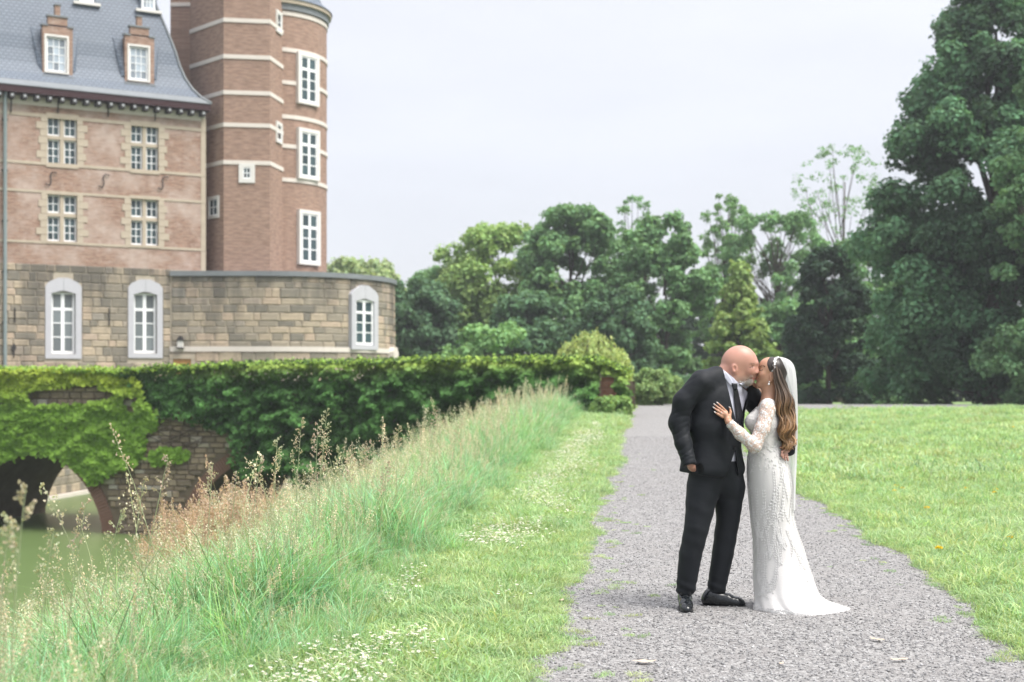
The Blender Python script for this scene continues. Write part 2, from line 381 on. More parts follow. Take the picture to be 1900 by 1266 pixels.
def sash(root, x0, x1, z0, z1, y, cols, rows, glass, M=None, fr=.07, bar=.035, arch=0.0, trans=None, mull=0.0):
    """a white window with its bars; rows are fractions from the top; the panes are its sub-parts"""
    b = MB(); t = .06
    b.box(x0, x0+fr, y, y+t, z0, z1, M); b.box(x1-fr, x1, y, y+t, z0, z1, M)
    b.box(x0+fr, x1-fr, y, y+t, z1-fr, z1, M); b.box(x0+fr, x1-fr, y, y+t, z0, z0+fr*1.25, M)
    ax, bx, az, bz = x0+fr, x1-fr, z0+fr*1.25, z1-fr
    xs_ = [ax+(bx-ax)*i/cols for i in range(cols+1)]; zs_ = [bz-(bz-az)*q for q in np.concatenate([[0], np.cumsum(rows)/sum(rows)])]
    for i in range(1, cols):
        wd = mull if (mull and cols % 2 == 0 and i == cols//2) else bar
        b.box(xs_[i]-wd/2, xs_[i]+wd/2, y+.004, y+t-.004, az, bz, M)
    for j in range(1, len(zs_)-1):
        wd = trans if (trans and j == 1) else bar
        b.box(ax, bx, y+.008, y+t-.008, zs_[j]-wd/2, zs_[j]+wd/2, M)
    o = b.build('window', M_WHITE, root)
    for i in range(cols):
        for j in range(len(rows)):
            pane(o, xs_[i]+bar*.4, xs_[i+1]-bar*.4, zs_[j+1]+bar*.4, zs_[j]-bar*.4, y+.028, glass, M)
    return o
# --- main wing
sR = fw(381, 400)[0]; zb0 = fw(150, 494)[1]; zeave = fw(200, 192)[1]
X0 = -9.0
cross = [(88, 218, 143, 307), (243, 232, 294, 318), (88, 362, 143, 448), (243, 370, 294, 455)]
tall = [(95, 541, 140, 657), (248, 543, 291, 656)]
holes = [rect(*c) for c in cross]
wing = MB(); holed_wall(wing, X0, sR, zb0, zeave, holes); wing.box(X0, sR, .36, 9, zb0, zeave)
wall_part = wing.build('wall', M_BRICK, CAST)
base_holes = [rect(*c) for c in tall]
bm_ = MB(); holed_wall(bm_, X0, sR, -5, zb0, base_holes); bm_.box(X0, sR, .36, 9, -5, zb0-.004)
base_part = bm_.build('base_wall', M_MORTAR, CAST)
# string courses
def course(v0u0, v1u380, hpx=6.5, x0=X0, y=-.035):
    z0 = fw(0, v0u0)[1]; z1 = fw(380, v1u380)[1]; z = (z0+z1)/2; h = hpx/38
    return z-h/2, z+h/2
for a, b, h in ((211, 239, 6), (302, 322, 5), (354, 372, 4.5), (448, 462, 4.5)):
    c = MB(); z0, z1 = course(a, b, h); c.box(X0, sR-.004, -.03, .1, z0, z1)
    for hx0, hx1, hz0, hz1 in []: pass
    c.build('string_course', M_SAND, CAST)
c = MB(); c.box(sR-.22, sR+.02, -.02, .2, zb0, zeave-.3); c.build('corner_quoin', M_SAND, CAST)
c = MB(); c.box(X0, sR, -.015, .1, zeave-.42, zeave-.02); c.build('frieze', M_BAND, CAST)
rs = random.Random(5)
unitq = MB(); unitq.box(-.5, .5, 0, 1, -.5, .5); uq = unitq.build('quoin', M_SAND); UQ = uq.data; bpy.data.objects.remove(uq)
def block(name, data, par, x, y, z, sx, sy, sz, rz=0):
    o = link(name, data, par); o.location = (x, y, z); o.scale = (sx, sy, sz); o.rotation_euler = (0, 0, rz); return o
for (x0, x1, z0, z1) in holes:
    n = 7; hh = (z1-z0+.1)/n
    for side in (-1, 1):
        for k in range(n):
            wd = (.46 if k % 2 else .3)*rs.uniform(.88, 1.12); xe = x0 if side < 0 else x1
            block('quoin', UQ, CAST, xe+side*wd/2, -.032+rs.uniform(-.004, .004), z0-.05+hh*(k+.5), wd, .2, hh-.02)
    m = MB(); xc = (x0+x1)/2; zt = z1-(z1-z0)*.43
    m.box(xc-.085, xc+.085, .06, .3, z0, z1); m.box(x0, x1, .055, .295, zt-.08, zt+.08)
    m.box(x0-.06, x1+.06, -.045, .3, z0-.12, z0-.004); m.box(x0-.06, x1+.06, -.04, .3, z1+.004, z1+.16)
    m.build('stone_cross', M_SAND, CAST)
    for (a, b) in ((x0, xc-.085), (xc+.085, x1)):
        sash(CAST, a+.01, b-.01, z0+.01, zt-.09, .17, 2, (1, 1, 1), M_GLASS, fr=.055, bar=.035)
        sash(CAST, a+.01, b-.01, zt+.09, z1-.01, .17, 2, (1, 1), M_GLASS, fr=.055, bar=.035)
# tall arched windows of the stone base, with their blue-stone surrounds
def surround(par, x0, x1, z0, z1, wd, M=None, y0=-.06, y1=.12, name='window_surround', crown=.62):
    """jambs, sill and a shouldered arched head round an opening"""
    b = MB(); xc = (x0+x1)/2; rise = .16
    b.box(x0-wd, x0, y0, y1, z0-.22, z1-.1, M); b.box(x1, x1+wd, y0, y1, z0-.22, z1-.1, M); b.box(x0, x1, y0, y1, z0-.22, z0-.01, M)
    A = [(x0-wd, z1-.1+.004)]
    for k in range(9):
        q = k/8; A.append((x0+(x1-x0)*q, z1-rise+.1+rise*.6*(1-(2*q-1)**2)-.06*(abs(2*q-1))))
    A[1] = (x0, z1-.1+.004); A[9] = (x1, z1-.1+.004)
    A += [(x1+wd, z1-.1+.004), (x1+wd, z1+.22), (x1+wd*.45, z1+.42), (xc+.24, z1+crown), (xc-.24, z1+crown), (x0-wd*.45, z1+.42), (x0-wd, z1+.22)]
    b.prism(A, y0, y1, M); o = b.build(name, M_BLUESTONE, par)
    k = MB(); k.box(xc-.008, xc+.008, y0-.003, y0+.02, z1, z1+crown-.01, M); k.build('joint', M_LEAD, o)
    return o
for (x0, x1, z0, z1) in base_holes:
    surround(CAST, x0, x1, z0, z1, .27)
    sash(CAST, x0+.01, x1-.01, z0+.01, z1-.03, .14, 2, (1.05, 1, 1, 1), M_GLASS2, fr=.1, bar=.05, trans=.13, mull=.16)
# rubble blocks, one by one
def stone_units(mat, n, seed):
    r = random.Random(seed); out = []
    for k in range(n):
        b = MB(); j = lambda a: a+r.uniform(-.035, .035); c = .055
        f = [(-.5+c+r.uniform(0, .03), 0, -.5+c*1.6+r.uniform(0, .05)), (.5-c-r.uniform(0, .03), 0, -.5+c*1.6+r.uniform(0, .05)), (.5-c-r.uniform(0, .03), 0, .5-c*1.6-r.uniform(0, .05)), (-.5+c+r.uniform(0, .03), 0, .5-c*1.6-r.uniform(0, .05))]
        m = [(-.5, .3, -.5), (.5, .3, -.5), (.5, .3, .5), (-.5, .3, .5)]; q = [(x, 1, z) for x, _, z in m]
        b.add(f+m+q, [(0, 1, 2, 3)]+[(i, i+4, (i+1) % 4+4, (i+1) % 4) for i in range(4)]+[(i+4, i+8, (i+1) % 4+8, (i+1) % 4+4) for i in range(4)])
        o = b.build('stone', mat); out.append(o.data); bpy.data.objects.remove(o)
    return out
SU = stone_units(M_STONE, 8, 2); RU = stone_units(M_RUBBLE, 8, 4)
def masonry(x0, x1, z0, z1, excl, rh, rw, r, place):
    z = z1
    while z > z0:
        h = r.uniform(*rh); zc = z-h/2; iv = [(x0, x1)]
        for (a, b, c, d) in excl:
            if c < z and d > z-h:
                iv = [q for (p, s) in iv for q in ((p, min(s, a)), (max(p, b), s)) if q[1]-q[0] > .12]
        for (a, b) in iv:
            x = a
            while x < b-.05:
                w_ = r.uniform(*rw)
                if b-x-w_ < rw[0]*.7: w_ = b-x
                place(x+w_/2, zc, w_, h); x += w_
        z -= h
ex = [(x0-.29, x1+.29, z0-.24, z1+.25) for x0, x1, z0, z1 in base_holes]+[((x0+x1)/2-.45, (x0+x1)/2+.45, z1, z1+.6) for x0, x1, z0, z1 in base_holes]
s312 = fw(316, 600)[0]
masonry(-1.6, s312, 1.6, zb0+.02, ex, (.26, .46), (.3, 1.0), random.Random(11),
        lambda x, z, w_, h: block('stone', rs.choice(SU), base_part, x, -.04+rs.uniform(-.012, .012), z, w_-.018, .1, h-.018))
masonry(-1.6, -.9, zb0+.02, zeave-.9, [], (.5, .6), (.5, .7), random.Random(12), lambda *a: None)
# iron wall anchors
def bar(par, pts, name='wall_anchor', r=.03):
    b = MB(); b.tube(spline(pts, 5), r, 6); return b.build(name, M_IRON, par)
for u, v, hp in ((27, 585, 28), (202, 588, 34), (25, 650, 26), (20, 193, 32), (107, 198, 24), (200, 206, 22), (287, 214, 22)):
    s, z = fw(u, v); h = hp/80
    bar(CAST, [(s, -.09, z-h), (s, -.1, z), (s, -.09, z+h)])
s, z = fw(25, 645); d = MB(); d.prism([(s-.12, z), (s, z-.2), (s+.12, z), (s, z+.2)], -.12, -.08); d.build('anchor_plate', M_IRON, CAST)
for u, v in ((92, 332), (190, 336), (300, 340)):
    s, z = fw(u, v)
    bar(CAST, [(s-.2, -.07, z-.24), (s-.02, -.07, z-.3), (s+.06, -.07, z-.1), (s+.02, -.07, z+.15), (s+.12, -.07, z+.3), (s+.32, -.07, z+.28)], r=.024)
# downpipe
s, _ = fw(8, 400); b = MB(); b.tube([(s, -.18, -2), (s, -.18, 3), (s, -.18, 8), (s, -.18, zeave-.4), (s, -.3, zeave+.1)], .085, 10); dp = b.build('downpipe', M_ZINC, CAST, smooth=True)
for k in range(6):
    c = MB(); z = 2+k*2.3; c.box(s-.12, s+.12, -.2, .0, z, z+.07); c.build('pipe_bracket', M_IRON, dp)
# eave, corbels and roof
xE = fw(392, 205, -.55)[0]; OV = .55
e = MB(); e.box(X0, xE-.02, -OV+.02, 9.3, zeave+.02, zeave+.34); e.build('fascia', M_EAVE, CAST)
cb = MB(); cb.box(-.11, .11, 0, .5, -.13, .13); co = cb.build('corbel', M_IRON); CBD = co.data; bpy.data.objects.remove(co)
ce = MB(); ce.tube([(0, -.025, 0), (0, -.012, 0), (0, .01, 0)], .062, 8); co = ce.build('corbel_end', M_GOLD); CED = co.data; bpy.data.objects.remove(co)
x = xE-.35
while x > -1.5:
    o = link('corbel', CBD, CAST); o.location = (x, -OV+.07, zeave-.115); q = link('corbel_end', CED, o); x -= .555
def roof_rings(prof, x0, x1, y0, y1):
    b = MB(); R = []; acc = 0; last = None
    for ins, z in prof:
        if last: acc += math.hypot(ins-last[0], z-last[1])
        last = (ins, z); R.append((acc, [(x0, y0+ins, z), (x1-ins, y0+ins, z), (x1-ins, y1-ins, z), (x0, y1-ins, z)]))
    for (a0, p), (a1, q) in zip(R, R[1:]):
        b.add([p[0], p[1], q[1], q[0]], [(0, 1, 2, 3)], [(p[0][0], a0), (p[1][0], a0), (q[1][0], a1), (q[0][0], a1)])
        b.add([p[1], p[2], q[2], q[1]], [(0, 1, 2, 3)], [(p[1][1], a0), (p[2][1], a0), (q[2][1], a1), (q[1][1], a1)])
        b.add([p[2], p[3], q[3], q[2]], [(0, 1, 2, 3)], [(p[2][0], a0), (p[3][0], a0), (q[3][0], a1), (q[2][0], a1)])
    return b
zr = zeave+.36
prof = [(0, zr), (.36, zr+.28), (.7, zr+.72), (.98, zr+1.25), (1.2, zr+1.9), (1.36, zr+2.6), (1.72, zr+3.8), (2.15, zr+5.1), (2.9, zr+6.8), (4.4, zr+9.8)]
roof_rings(prof, X0, xE, -OV, 9.3).build('roof', M_SLATE, CAST)
lead = MB(); lead.add([(X0, -OV-.02, zr+.005), (xE+.02, -OV-.02, zr+.005), (xE-.36, -OV+.345, zr+.30), (X0, -OV+.345, zr+.30)], [(0, 1, 2, 3)])
lead.add([(xE+.02, -OV-.02, zr+.005), (xE+.02, 9.3, zr+.005), (xE-.345, 9.0, zr+.30), (xE-.345, -OV+.36, zr+.30)], [(0, 1, 2, 3)])
lead.box(X0, xE+.02, -OV-.02, 9.3, zr-.03, zr+.002); lead.build('eave_flashing', M_LEAD, CAST)
hp = MB(); hp.tube([(xE-i_, -OV+i_, z_+.03) for i_, z_ in prof], .07, 6); hp.build('hip_ridge', M_LEAD, CAST, smooth=True)
M_DORM = brick_mat('dormer_brick', (.33, .20, .145), (.29, .185, .14), (.36, .30, .25), pale=.3)
def dormer(u0, u1, v0, v1, wu0, wv0, wu1, wv1, top):
    yo = .2; x0, x1, z0, z1 = rect(u0, v0, u1, v1, yo); wx0, wx1, wz0, wz1 = rect(wu0, wv0, wu1, wv1, yo)
    d = empty('dormer'); d.parent = CAST; d.location = (0, yo, 0)
    m = MB(); fr = [(x0, wx0, z0, z1), (wx1, x1, z0, z1), (wx0, wx1, z0, wz0), (wx0, wx1, wz1, z1)]
    for a, b, c, e_ in fr: m.box(a, b, 0, .3, c, e_)
    m.box(x0+.06, x1-.06, .3, 2.3, z0+.4, z1-.02)
    W = x1-x0; xc = (x0+x1)/2; h1, h2, h3 = .0, top*.38, top*.62
    m.box(xc-W*.32, xc+W*.32, .002, .298, z1+.08, z1+top*.45); m.box(xc-W*.085, xc+W*.085, .004, .296, z1+top*.45+.08, z1+top)
    m.build('dormer_wall', M_DORM, d)
    cp = MB(); cp.box(x0-.05, xc-W*.32, -.05, .34, z1, z1+.07); cp.box(xc+W*.32, x1+.05, -.05, .34, z1, z1+.07)
    cp.box(xc-W*.36, xc+W*.36, -.05, .34, z1+top*.45+.002, z1+top*.45+.078); cp.box(xc-W*.11, xc+W*.11, -.04, .34, z1+top, z1+top+.06); cp.build('coping', M_LEAD, d)
    su = MB(); f = .09
    su.box(wx0-f, wx0, -.03, .2, wz0, wz1+.1); su.box(wx1, wx1+f, -.03, .2, wz0, wz1+.1); su.box(wx0, wx1, -.03, .2, wz1, wz1+.1); su.box(wx0-f, wx1+f, -.07, .2, wz0-.07, wz0-.002)
    su.build('window_surround', M_WFRAME, d)
    wo_ = sash(d, wx0+.005, wx1-.005, wz0+.005, wz1-.005, .07, 3, (1, 1, 1, 1), M_GLASS3, fr=.075, bar=.03)
    sk = MB(); sk.box(x0-.04, x1+.04, -.1, .1, z0-.1, z0-.003); sk.build('lead_apron', M_LEAD, d)
    for sd_ in (0, 1):     # flared slate valleys beside the dormer cheeks
        v_ = MB(); xq = x0 if sd_ == 0 else x1; k = -1 if sd_ == 0 else 1
        v_.add([(xq, .02, z0+.3), (xq, .62, z1-.05), (xq+k*.42, .72, z1+.05), (xq+k*.16, .12, z0+.3)], [(0, 1, 2, 3)]); v_.build('slate_valley', M_SLATE, d)
dormer(79, 135, 50, 142, 86, 69, 124, 134, 1.0)
dormer(232, 286, 68, 155, 240, 87, 275, 149, .95)
def upper_dormer(u0, u1, v1):
    yo = 1.35; x0, x1, z0, z1 = rect(u0, v1-40, u1, v1, yo); d = empty('dormer'); d.parent = CAST; d.location = (0, yo, 0)
    m = MB(); m.box(x0-.1, x1+.1, .1, 2.2, z0-.05, z1); m.prism([(x0-.25, z1), (x1+.25, z1), ((x0+x1)/2, z1+.8)], -.1, 2.4); m.build('dormer_wall', M_SLATE, d)
    sash(d, x0, x1, z0, z1, .02, 3, (1, 1, 1), M_GLASS3, fr=.09, bar=.03)
    a = MB(); a.box(x0-.3, x1+.3, -.14, .08, z0-.13, z0-.003); a.build('lead_apron', M_WFRAME, d)
upper_dormer(148, 174, 5); upper_dormer(263, 288, 19)

# --- stone bastion round the towers
sA, yA = s312, 0.0
cB = fl(520, 74.4); RB = 5.95; zled = CZ+(HY-509)/F*68.6
a0 = math.atan2(-CT, -ST) if False else None
front = (-math.sin(-TH), -math.cos(-TH))          # castle-local direction pointing at the camera
fdir = Vector((-ST, -CT))                          # camera -Y seen in castle-local axes
ang0 = math.atan2(fdir.y, fdir.x)
arc = [(cB[0]+RB*math.cos(ang0+a), cB[1]+RB*math.sin(ang0+a)) for a in np.linspace(-.02, 2.6, 44)]
outline = [(sA, -.02)]+arc
def bast_ring(z0, z1, off, mat, name, closed_top=False, par=CAST):
    b = MB(); acc = 0; pts = []
    n = len(outline)
    for i_ in range(n):
        p = Vector(outline[i_]); a = Vector(outline[max(0, i_-1)]); c = Vector(outline[min(n-1, i_+1)]); t = (c-a).normalized(); nrm = Vector((t.y, -t.x))
        pts.append(p+nrm*off)
    for p, q in zip(pts, pts[1:]):
        l = (q-p).length; b.add([(p.x, p.y, z0), (q.x, q.y, z0), (q.x, q.y, z1), (p.x, p.y, z1)], [(0, 1, 2, 3)], [(acc, z0), (acc+l, z0), (acc+l, z1), (acc, z1)]); acc += l
    if closed_top:
        b.add([(p.x, p.y, z1) for p in pts]+[(cB[0], cB[1], z1+.35)], [(i_, i_+1, n) for i_ in range(n-1)])
        b.add([(p.x, p.y, z0) for p in pts]+[(cB[0], cB[1], z0)], [(i_+1, i_, n) for i_ in range(n-1)])
    return b.build(name, mat, par), pts
BAST, bpts = bast_ring(-5, zled, 0, M_MORTAR, 'bastion')
bast_ring(zled-.1, zled+.14, .14, M_LEAD, 'ledge', True)
z_str = CZ+(HY-648)/F*68.6
bast_ring(z_str-.12, z_str+.12, .09, M_BAND, 'plinth_course')
bl = [0.0]
for p, q in zip(bpts, bpts[1:]): bl.append(bl[-1]+(q-p).length)
def bast_at(d):
    k = min(max(np.searchsorted(bl, d)-1, 0), len(bl)-2); p, q = bpts[k], bpts[k+1]; t = (q-p).normalized(); pos = p+t*(d-bl[k]); return pos, math.atan2(t.y, t.x)
# window on the curve: locate by its column
def bast_find(u):
    best = min(np.linspace(0, bl[-1], 900), key=lambda d: abs((lambda w: (w.x/w.y*F+UX-u) if True else 0)(CAST_M @ Vector((*bast_at(d)[0], 0)))) + (100 if d > bl[1]+RB*1.75 else 0)); return best
CAST_M = Matrix.LocRotScale((P0.x, P0.y, 0), Matrix.Rotation(TH, 3, 'Z').to_quaternion(), (1, 1, 1))
dW = bast_find(674); pw, aw = bast_at(dW)
wD = (CAST_M@Vector((*pw, 0))).y; zpx = lambda v, D: CZ+(HY-v)/F*D
MW = Matrix.Translation((pw.x, pw.y, 0))@Matrix.Rotation(aw, 4, 'Z')
ww = .66; wz0, wz1 = zpx(641, wD), zpx(556, wD)
surround(CAST, -ww, ww, wz0, wz1, .3, MW, y0=-.14, y1=.3, crown=.7)
sash(CAST, -ww+.01, ww-.01, wz0+.01, wz1-.03, -.06, 2, (1.05, 1, 1, 1), M_GLASS, MW, fr=.1, bar=.05, trans=.12, mull=.18)
exb = [(dW-ww-.33, dW+ww+.33, wz0-.24, wz1+.25), (dW-.5, dW+.5, wz1, wz1+.7)]
def put_b(x, z, w_, h):
    p, a = bast_at(x); nrm = Vector((math.sin(a), -math.cos(a)))
    if x > bl[1]+RB*1.85: return
    q = p+nrm*(.035+rs.uniform(-.01, .012)); block('stone', rs.choice(SU), BAST, q.x, q.y, z, w_-.016, .12, h-.016, a)
door = fl(345, 68.2); dl = math.hypot(door[0]-sA, 0)
dz0, dz1 = zpx(705, 68.2), zpx(666, 68.2)
exb.append((dl-.62, dl+.62, dz0, dz1+.25))
masonry(.05, bl[-1], z_str+.12, zled-.1, exb, (.24, .52), (.3, 1.2), random.Random(21), put_b)
masonry(.05, bl[-1], 1.3, z_str-.12, exb, (.4, .52), (.6, 1.15), random.Random(23), put_b)
pd, ad = bast_at(dl); MD = Matrix.Translation((pd.x, pd.y, 0))@Matrix.Rotation(ad, 4, 'Z')
m = MB()
for k in range(5): m.box(-.43+k*.172, -.43+k*.172+.166, -.03+.004*(k % 2), .05, dz0, dz1, MD)
m.build('wooden_shutter', M_WOOD, CAST)
m = MB(); m.box(-.6, .6, -.1, .1, dz1, dz1+.22, MD); m.box(-.6, -.44, -.09, .1, dz0, dz1-.002, MD); m.box(.44, .6, -.09, .1, dz0, dz1-.002, MD); m.build('shutter_frame', M_SAND, CAST)
lp, la = bast_at(dl-.05); LM = Matrix.Translation((lp.x, lp.y, 0))@Matrix.Rotation(la, 4, 'Z'); lz = zpx(637, 68.2)
m = MB(); m.box(-.13, .13, -.3, -.06, lz-.2, lz+.12, LM); m.build('wall_lantern', M_WFRAME, CAST)
m = MB(); m.prism([(-.18, lz+.122), (.18, lz+.122), (.04, lz+.34), (-.04, lz+.34)], -.34, -.02, LM); m.box(-.16, .16, -.33, -.02, lz-.26, lz-.204, LM); m.box(-.03, .03, -.06, .05, lz-.1, lz, LM); m.build('lantern_cap', M_IRON, CAST)
m = MB(); q, a = bast_at(bl[1]+RB*1.42); QM = Matrix.Translation((q.x, q.y, 0))@Matrix.Rotation(a, 4, 'Z')
m.box(-.5, .5, -.3, .3, 0, zpx(652, 72), QM); m.prism([(-.5, zpx(652, 72)), (.5, zpx(652, 72)), (.3, zpx(643, 72)), (-.3, zpx(643, 72))], -.28, .3, QM); m.build('buttress', M_BAND, CAST)
# --- stair tower: an octagon
def poly_tower(name, pts, z0, z1, mat, par=CAST):
    b = MB(); acc = 0
    for p, q in zip(pts, pts[1:]+pts[:1]):
        l = math.hypot(q[0]-p[0], q[1]-p[1]); b.add([(*p, z0), (*q, z0), (*q, z1), (*p, z1)], [(0, 1, 2, 3)], [(acc, z0), (acc+l, z0), (acc+l, z1), (acc, z1)]); acc += l
    return b.build(name, mat, par)
V1, V2 = Vector(fl(415, 69.25)), Vector(fl(501, 69.6)); L8 = (V2-V1).length
octo = [fl(*q) for q in ((415, 69.25), (501, 69.6), (532, 72.3), (520, 74.4), (490, 75.4), (430, 75.4), (370, 74.4), (353, 71.6))]
STAIR = poly_tower('stair_tower', octo, zled+.05, 27, M_TOWER)
octc = Vector((sum(q[0] for q in octo)/8, sum(q[1] for q in octo)/8))
grow = lambda pts, c, d: [tuple(Vector(c)+(Vector(q)-Vector(c))*(1+d/(Vector(q)-Vector(c)).length)) for q in pts]
for v in (-30, 38.5, 106, 172.5, 232.5, 302):
    z = zpx(v, 69.4); b = MB(); pts = grow(octo, octc, .045)
    n = 8; b.add([(*q, z-.1) for q in pts]+[(*q, z+.1) for q in pts], [(i_, (i_+1) % n, (i_+1) % n+n, i_+n) for i_ in range(n)]+[tuple(range(n))[::-1], tuple(range(n, 2*n))])
    b.build('limestone_band', M_BAND, STAIR)
b = MB(); b.add([(*q, 26.9) for q in grow(octo, octc, .3)]+[(*octc, 32)], [(i_, (i_+1) % 8, 8) for i_ in range(8)]); b.build('tower_roof', M_SLATE, CAST)
def face_M(pa, pb):
    d = Vector(pb)-Vector(pa); return Matrix.Translation((pa[0], pa[1], 0))@Matrix.Rotation(math.atan2(d.y, d.x), 4, 'Z')
def small_window(M, x0, x1, z0, z1, fr, cols, rows, par=CAST, glass=None, inner=.045):
    b = MB(); b.box(x0, x0+fr, -.07, .05, z0, z1, M); b.box(x1-fr, x1, -.07, .05, z0, z1, M); b.box(x0+fr, x1-fr, -.07, .05, z1-fr, z1, M); b.box(x0+fr, x1-fr, -.075, .05, z0, z0+fr, M)
    b.build('window_surround', M_WFRAME, par)
    sash(par, x0+fr+.003, x1-fr-.003, z0+fr+.003, z1-fr-.003, -.052, cols, rows, glass or M_GLASS, M, fr=inner, bar=.035)
MF = face_M(octo[0], octo[1]); kk = lambda u: (u-415)/86*L8
small_window(MF, kk(443), kk(473), zpx(340, 69.5), zpx(304, 69.5), .2, 2, (1, 1))
ML = face_M(octo[7], octo[0]); LL = (Vector(octo[0])-Vector(octo[7])).length; LR = (Vector(octo[2])-Vector(octo[1])).length
small_window(ML, LL*.56, LL*.88, zpx(406, 70), zpx(365, 70), .13, 2, (1, 1))
MR = face_M(octo[1], octo[2])
small_window(MR, LR*.33, LR*.66, zpx(58, 70.5), zpx(17, 70.5), .14, 1, (1, 1)); small_window(MR, LR*.33, LR*.68, zpx(263, 70.5), zpx(224, 70.5), .14, 1, (1, 1))
b = MB(); q0, q1 = fl(316, 77), fl(440, 77); d_ = Vector(q1)-Vector(q0); b.box(0, d_.length, 0, 3, 10, 27, face_M(q0, q1)); b.build('rear_wall', M_TOWER, CAST)
b = MB(); b.box(0, d_.length, -.04, .1, zpx(12, 77), zpx(5, 77), face_M(q0, q1)); b.build('limestone_band', M_BAND, CAST)
# --- round tower
cR = fl(492, 74.5); RR = 3.2; ztop = zpx(38, 74)
def circ(r, n=48): return [(cR[0]+r*math.cos(a), cR[1]+r*math.sin(a)) for a in np.arange(n)/n*2*math.pi]
ROUND = poly_tower('round_tower', circ(RR), zled+.05, ztop, M_TOWER)
ROUND.data.polygons.foreach_set('use_smooth', np.ones(len(ROUND.data.polygons), dtype=bool))
def ring(z, h, off, name, mat, par):
    b = MB(); n = 48; pts = circ(RR+off); b.add([(*q, z-h) for q in pts]+[(*q, z+h) for q in pts], [(i_, (i_+1) % n, (i_+1) % n+n, i_+n) for i_ in range(n)]+[tuple(range(n))[::-1], tuple(range(n, 2*n))]); return b.build(name, mat, par)
for v in (20, 88, 149, 213, 268, 331): ring(zpx(v, 71.2), .1, .045, 'limestone_band', M_BAND, ROUND)
ring(ztop+.1, .16, .12, 'cornice', M_LEAD, ROUND); ring(ztop+.36, .1, .24, 'cornice', M_SAND, ROUND)
b = MB(); n = 48; prf = [(RR+.3, ztop+.46), (RR-.2, ztop+.9), (RR-.8, ztop+2.2), (.1, ztop+8)]
for (r0, z0), (r1, z1) in zip(prf, prf[1:]):
    p0, p1 = circ(r0), circ(r1)
    for i_ in range(n):
        j_ = (i_+1) % n; b.add([(*p0[i_], z0), (*p0[j_], z0), (*p1[j_], z1), (*p1[i_], z1)], [(0, 1, 2, 3)], [(i_*.4, z0), (i_*.4+.4, z0), (i_*.4+.4, z1), (i_*.4, z1)])
b.build('tower_roof', M_SLATE, CAST)
cw = CAST_M@Vector((*cR, 0))
def round_M(u):
    best = min(np.linspace(-1.5, 1.5, 1200), key=lambda a: abs((cw.x+RR*math.sin(a))/(cw.y-RR*math.cos(a))*F+UX-u)); th = ang0+best
    p = Vector((cR[0]+RR*math.cos(th), cR[1]+RR*math.sin(th), 0)); return Matrix.Translation(p)@Matrix.Rotation(th+math.pi/2, 4, 'Z'), cw.y-RR*math.cos(best), best
for u, v0, v1 in ((571, 100, 195), (572, 240, 334), (573, 391, 492)):
    M_, D_, a = round_M(u); hw = 16.5/F*D_/max(.5, math.cos(a)); z0, z1 = zpx(v1, D_), zpx(v0, D_)
    Mo = M_@Matrix.Translation((0, -.07, 0)); fr = .19; b = MB()
    b.box(-hw, -hw+fr, -.04, .3, z0, z1, Mo); b.box(hw-fr, hw, -.04, .3, z0, z1, Mo); b.box(-hw+fr, hw-fr, -.04, .3, z1-fr, z1, Mo); b.box(-hw+fr, hw-fr, -.045, .3, z0, z0+fr*.7, Mo); b.build('window_surround', M_WFRAME, CAST)
    sash(CAST, -hw+fr+.004, hw-fr-.004, z0+fr*.7+.004, z1-fr-.004, -.005, 2, (1.1, 1, 1, 1), M_GLASS, Mo, fr=.07, bar=.05, trans=.14, mull=.15)

# ------------------------------------------------------------------ the bridge over the moat
B0 = px(0, HY, 49.); B1 = px(1140, HY, 43.); bd = B1-B0; BT = math.atan2(bd.y, bd.x); BC, BS = math.cos(BT), math.sin(BT); BL = bd.length
BR = empty('stone_bridge', (B0.x, B0.y, 0), BT, 'old stone bridge with two brick-ringed arches over the green moat, half hidden by ivy', 'bridge')
bw_ = lambda u, v, yo=0.0: fw(u, v, yo, B0, BC, BS)
c1 = bw_(40, 985); c2 = bw_(512, 985); R1, R2 = 3.2, 3.1; zc = -3.9
def arch_z(x):
    z = np.full_like(x, -5.0)
    for c, r in ((c1[0], R1), (c2[0], R2)):
        d = np.abs(x-c); k = d < r; z[k] = zc+np.sqrt(np.maximum(r*r-d[k]**2, 0))
    return z
bx = np.unique(np.concatenate([np.arange(-9, BL-.55, .16), [c1[0]-R1, c1[0]+R1, c2[0]-R2, c2[0]+R2, BL-.55]])); bz = arch_z(bx)
ZT, ZD, BW = 1.62, .7, 6.0
b = MB()
for x0, x1, z0, z1 in zip(bx, bx[1:], bz, bz[1:]):
    b.add([(x0, 0, z0), (x1, 0, z1), (x1, 0, ZT), (x0, 0, ZT)], [(0, 1, 2, 3)]); b.add([(x0, BW, z0), (x0, BW, ZT), (x1, BW, ZT), (x1, BW, z1)], [(0, 1, 2, 3)])
    b.add([(x0, 0, z0), (x0, BW, z0), (x1, BW, z1), (x1, 0, z1)], [(0, 1, 2, 3)]); 
b.add([(-9, .4, ZD), (BL-.55, .4, ZD), (BL-.55, BW-.4, ZD), (-9, BW-.4, ZD)], [(0, 1, 2, 3)])
for ya, yb in ((0, .4), (BW-.4, BW)):
    b.add([(-9, ya, ZT), (BL-.55, ya, ZT), (BL-.55, yb, ZT), (-9, yb, ZT)], [(0, 1, 2, 3)])
b.add([(-9, .4, ZD), (-9, .4, ZT), (BL-.55, .4, ZT), (BL-.55, .4, ZD)], [(0, 1, 2, 3)]); b.add([(-9, BW-.4, ZD), (BL-.55, BW-.4, ZD), (BL-.55, BW-.4, ZT), (-9, BW-.4, ZT)], [(0, 1, 2, 3)])
BWALL = b.build('wall', M_DMORTAR, BR)
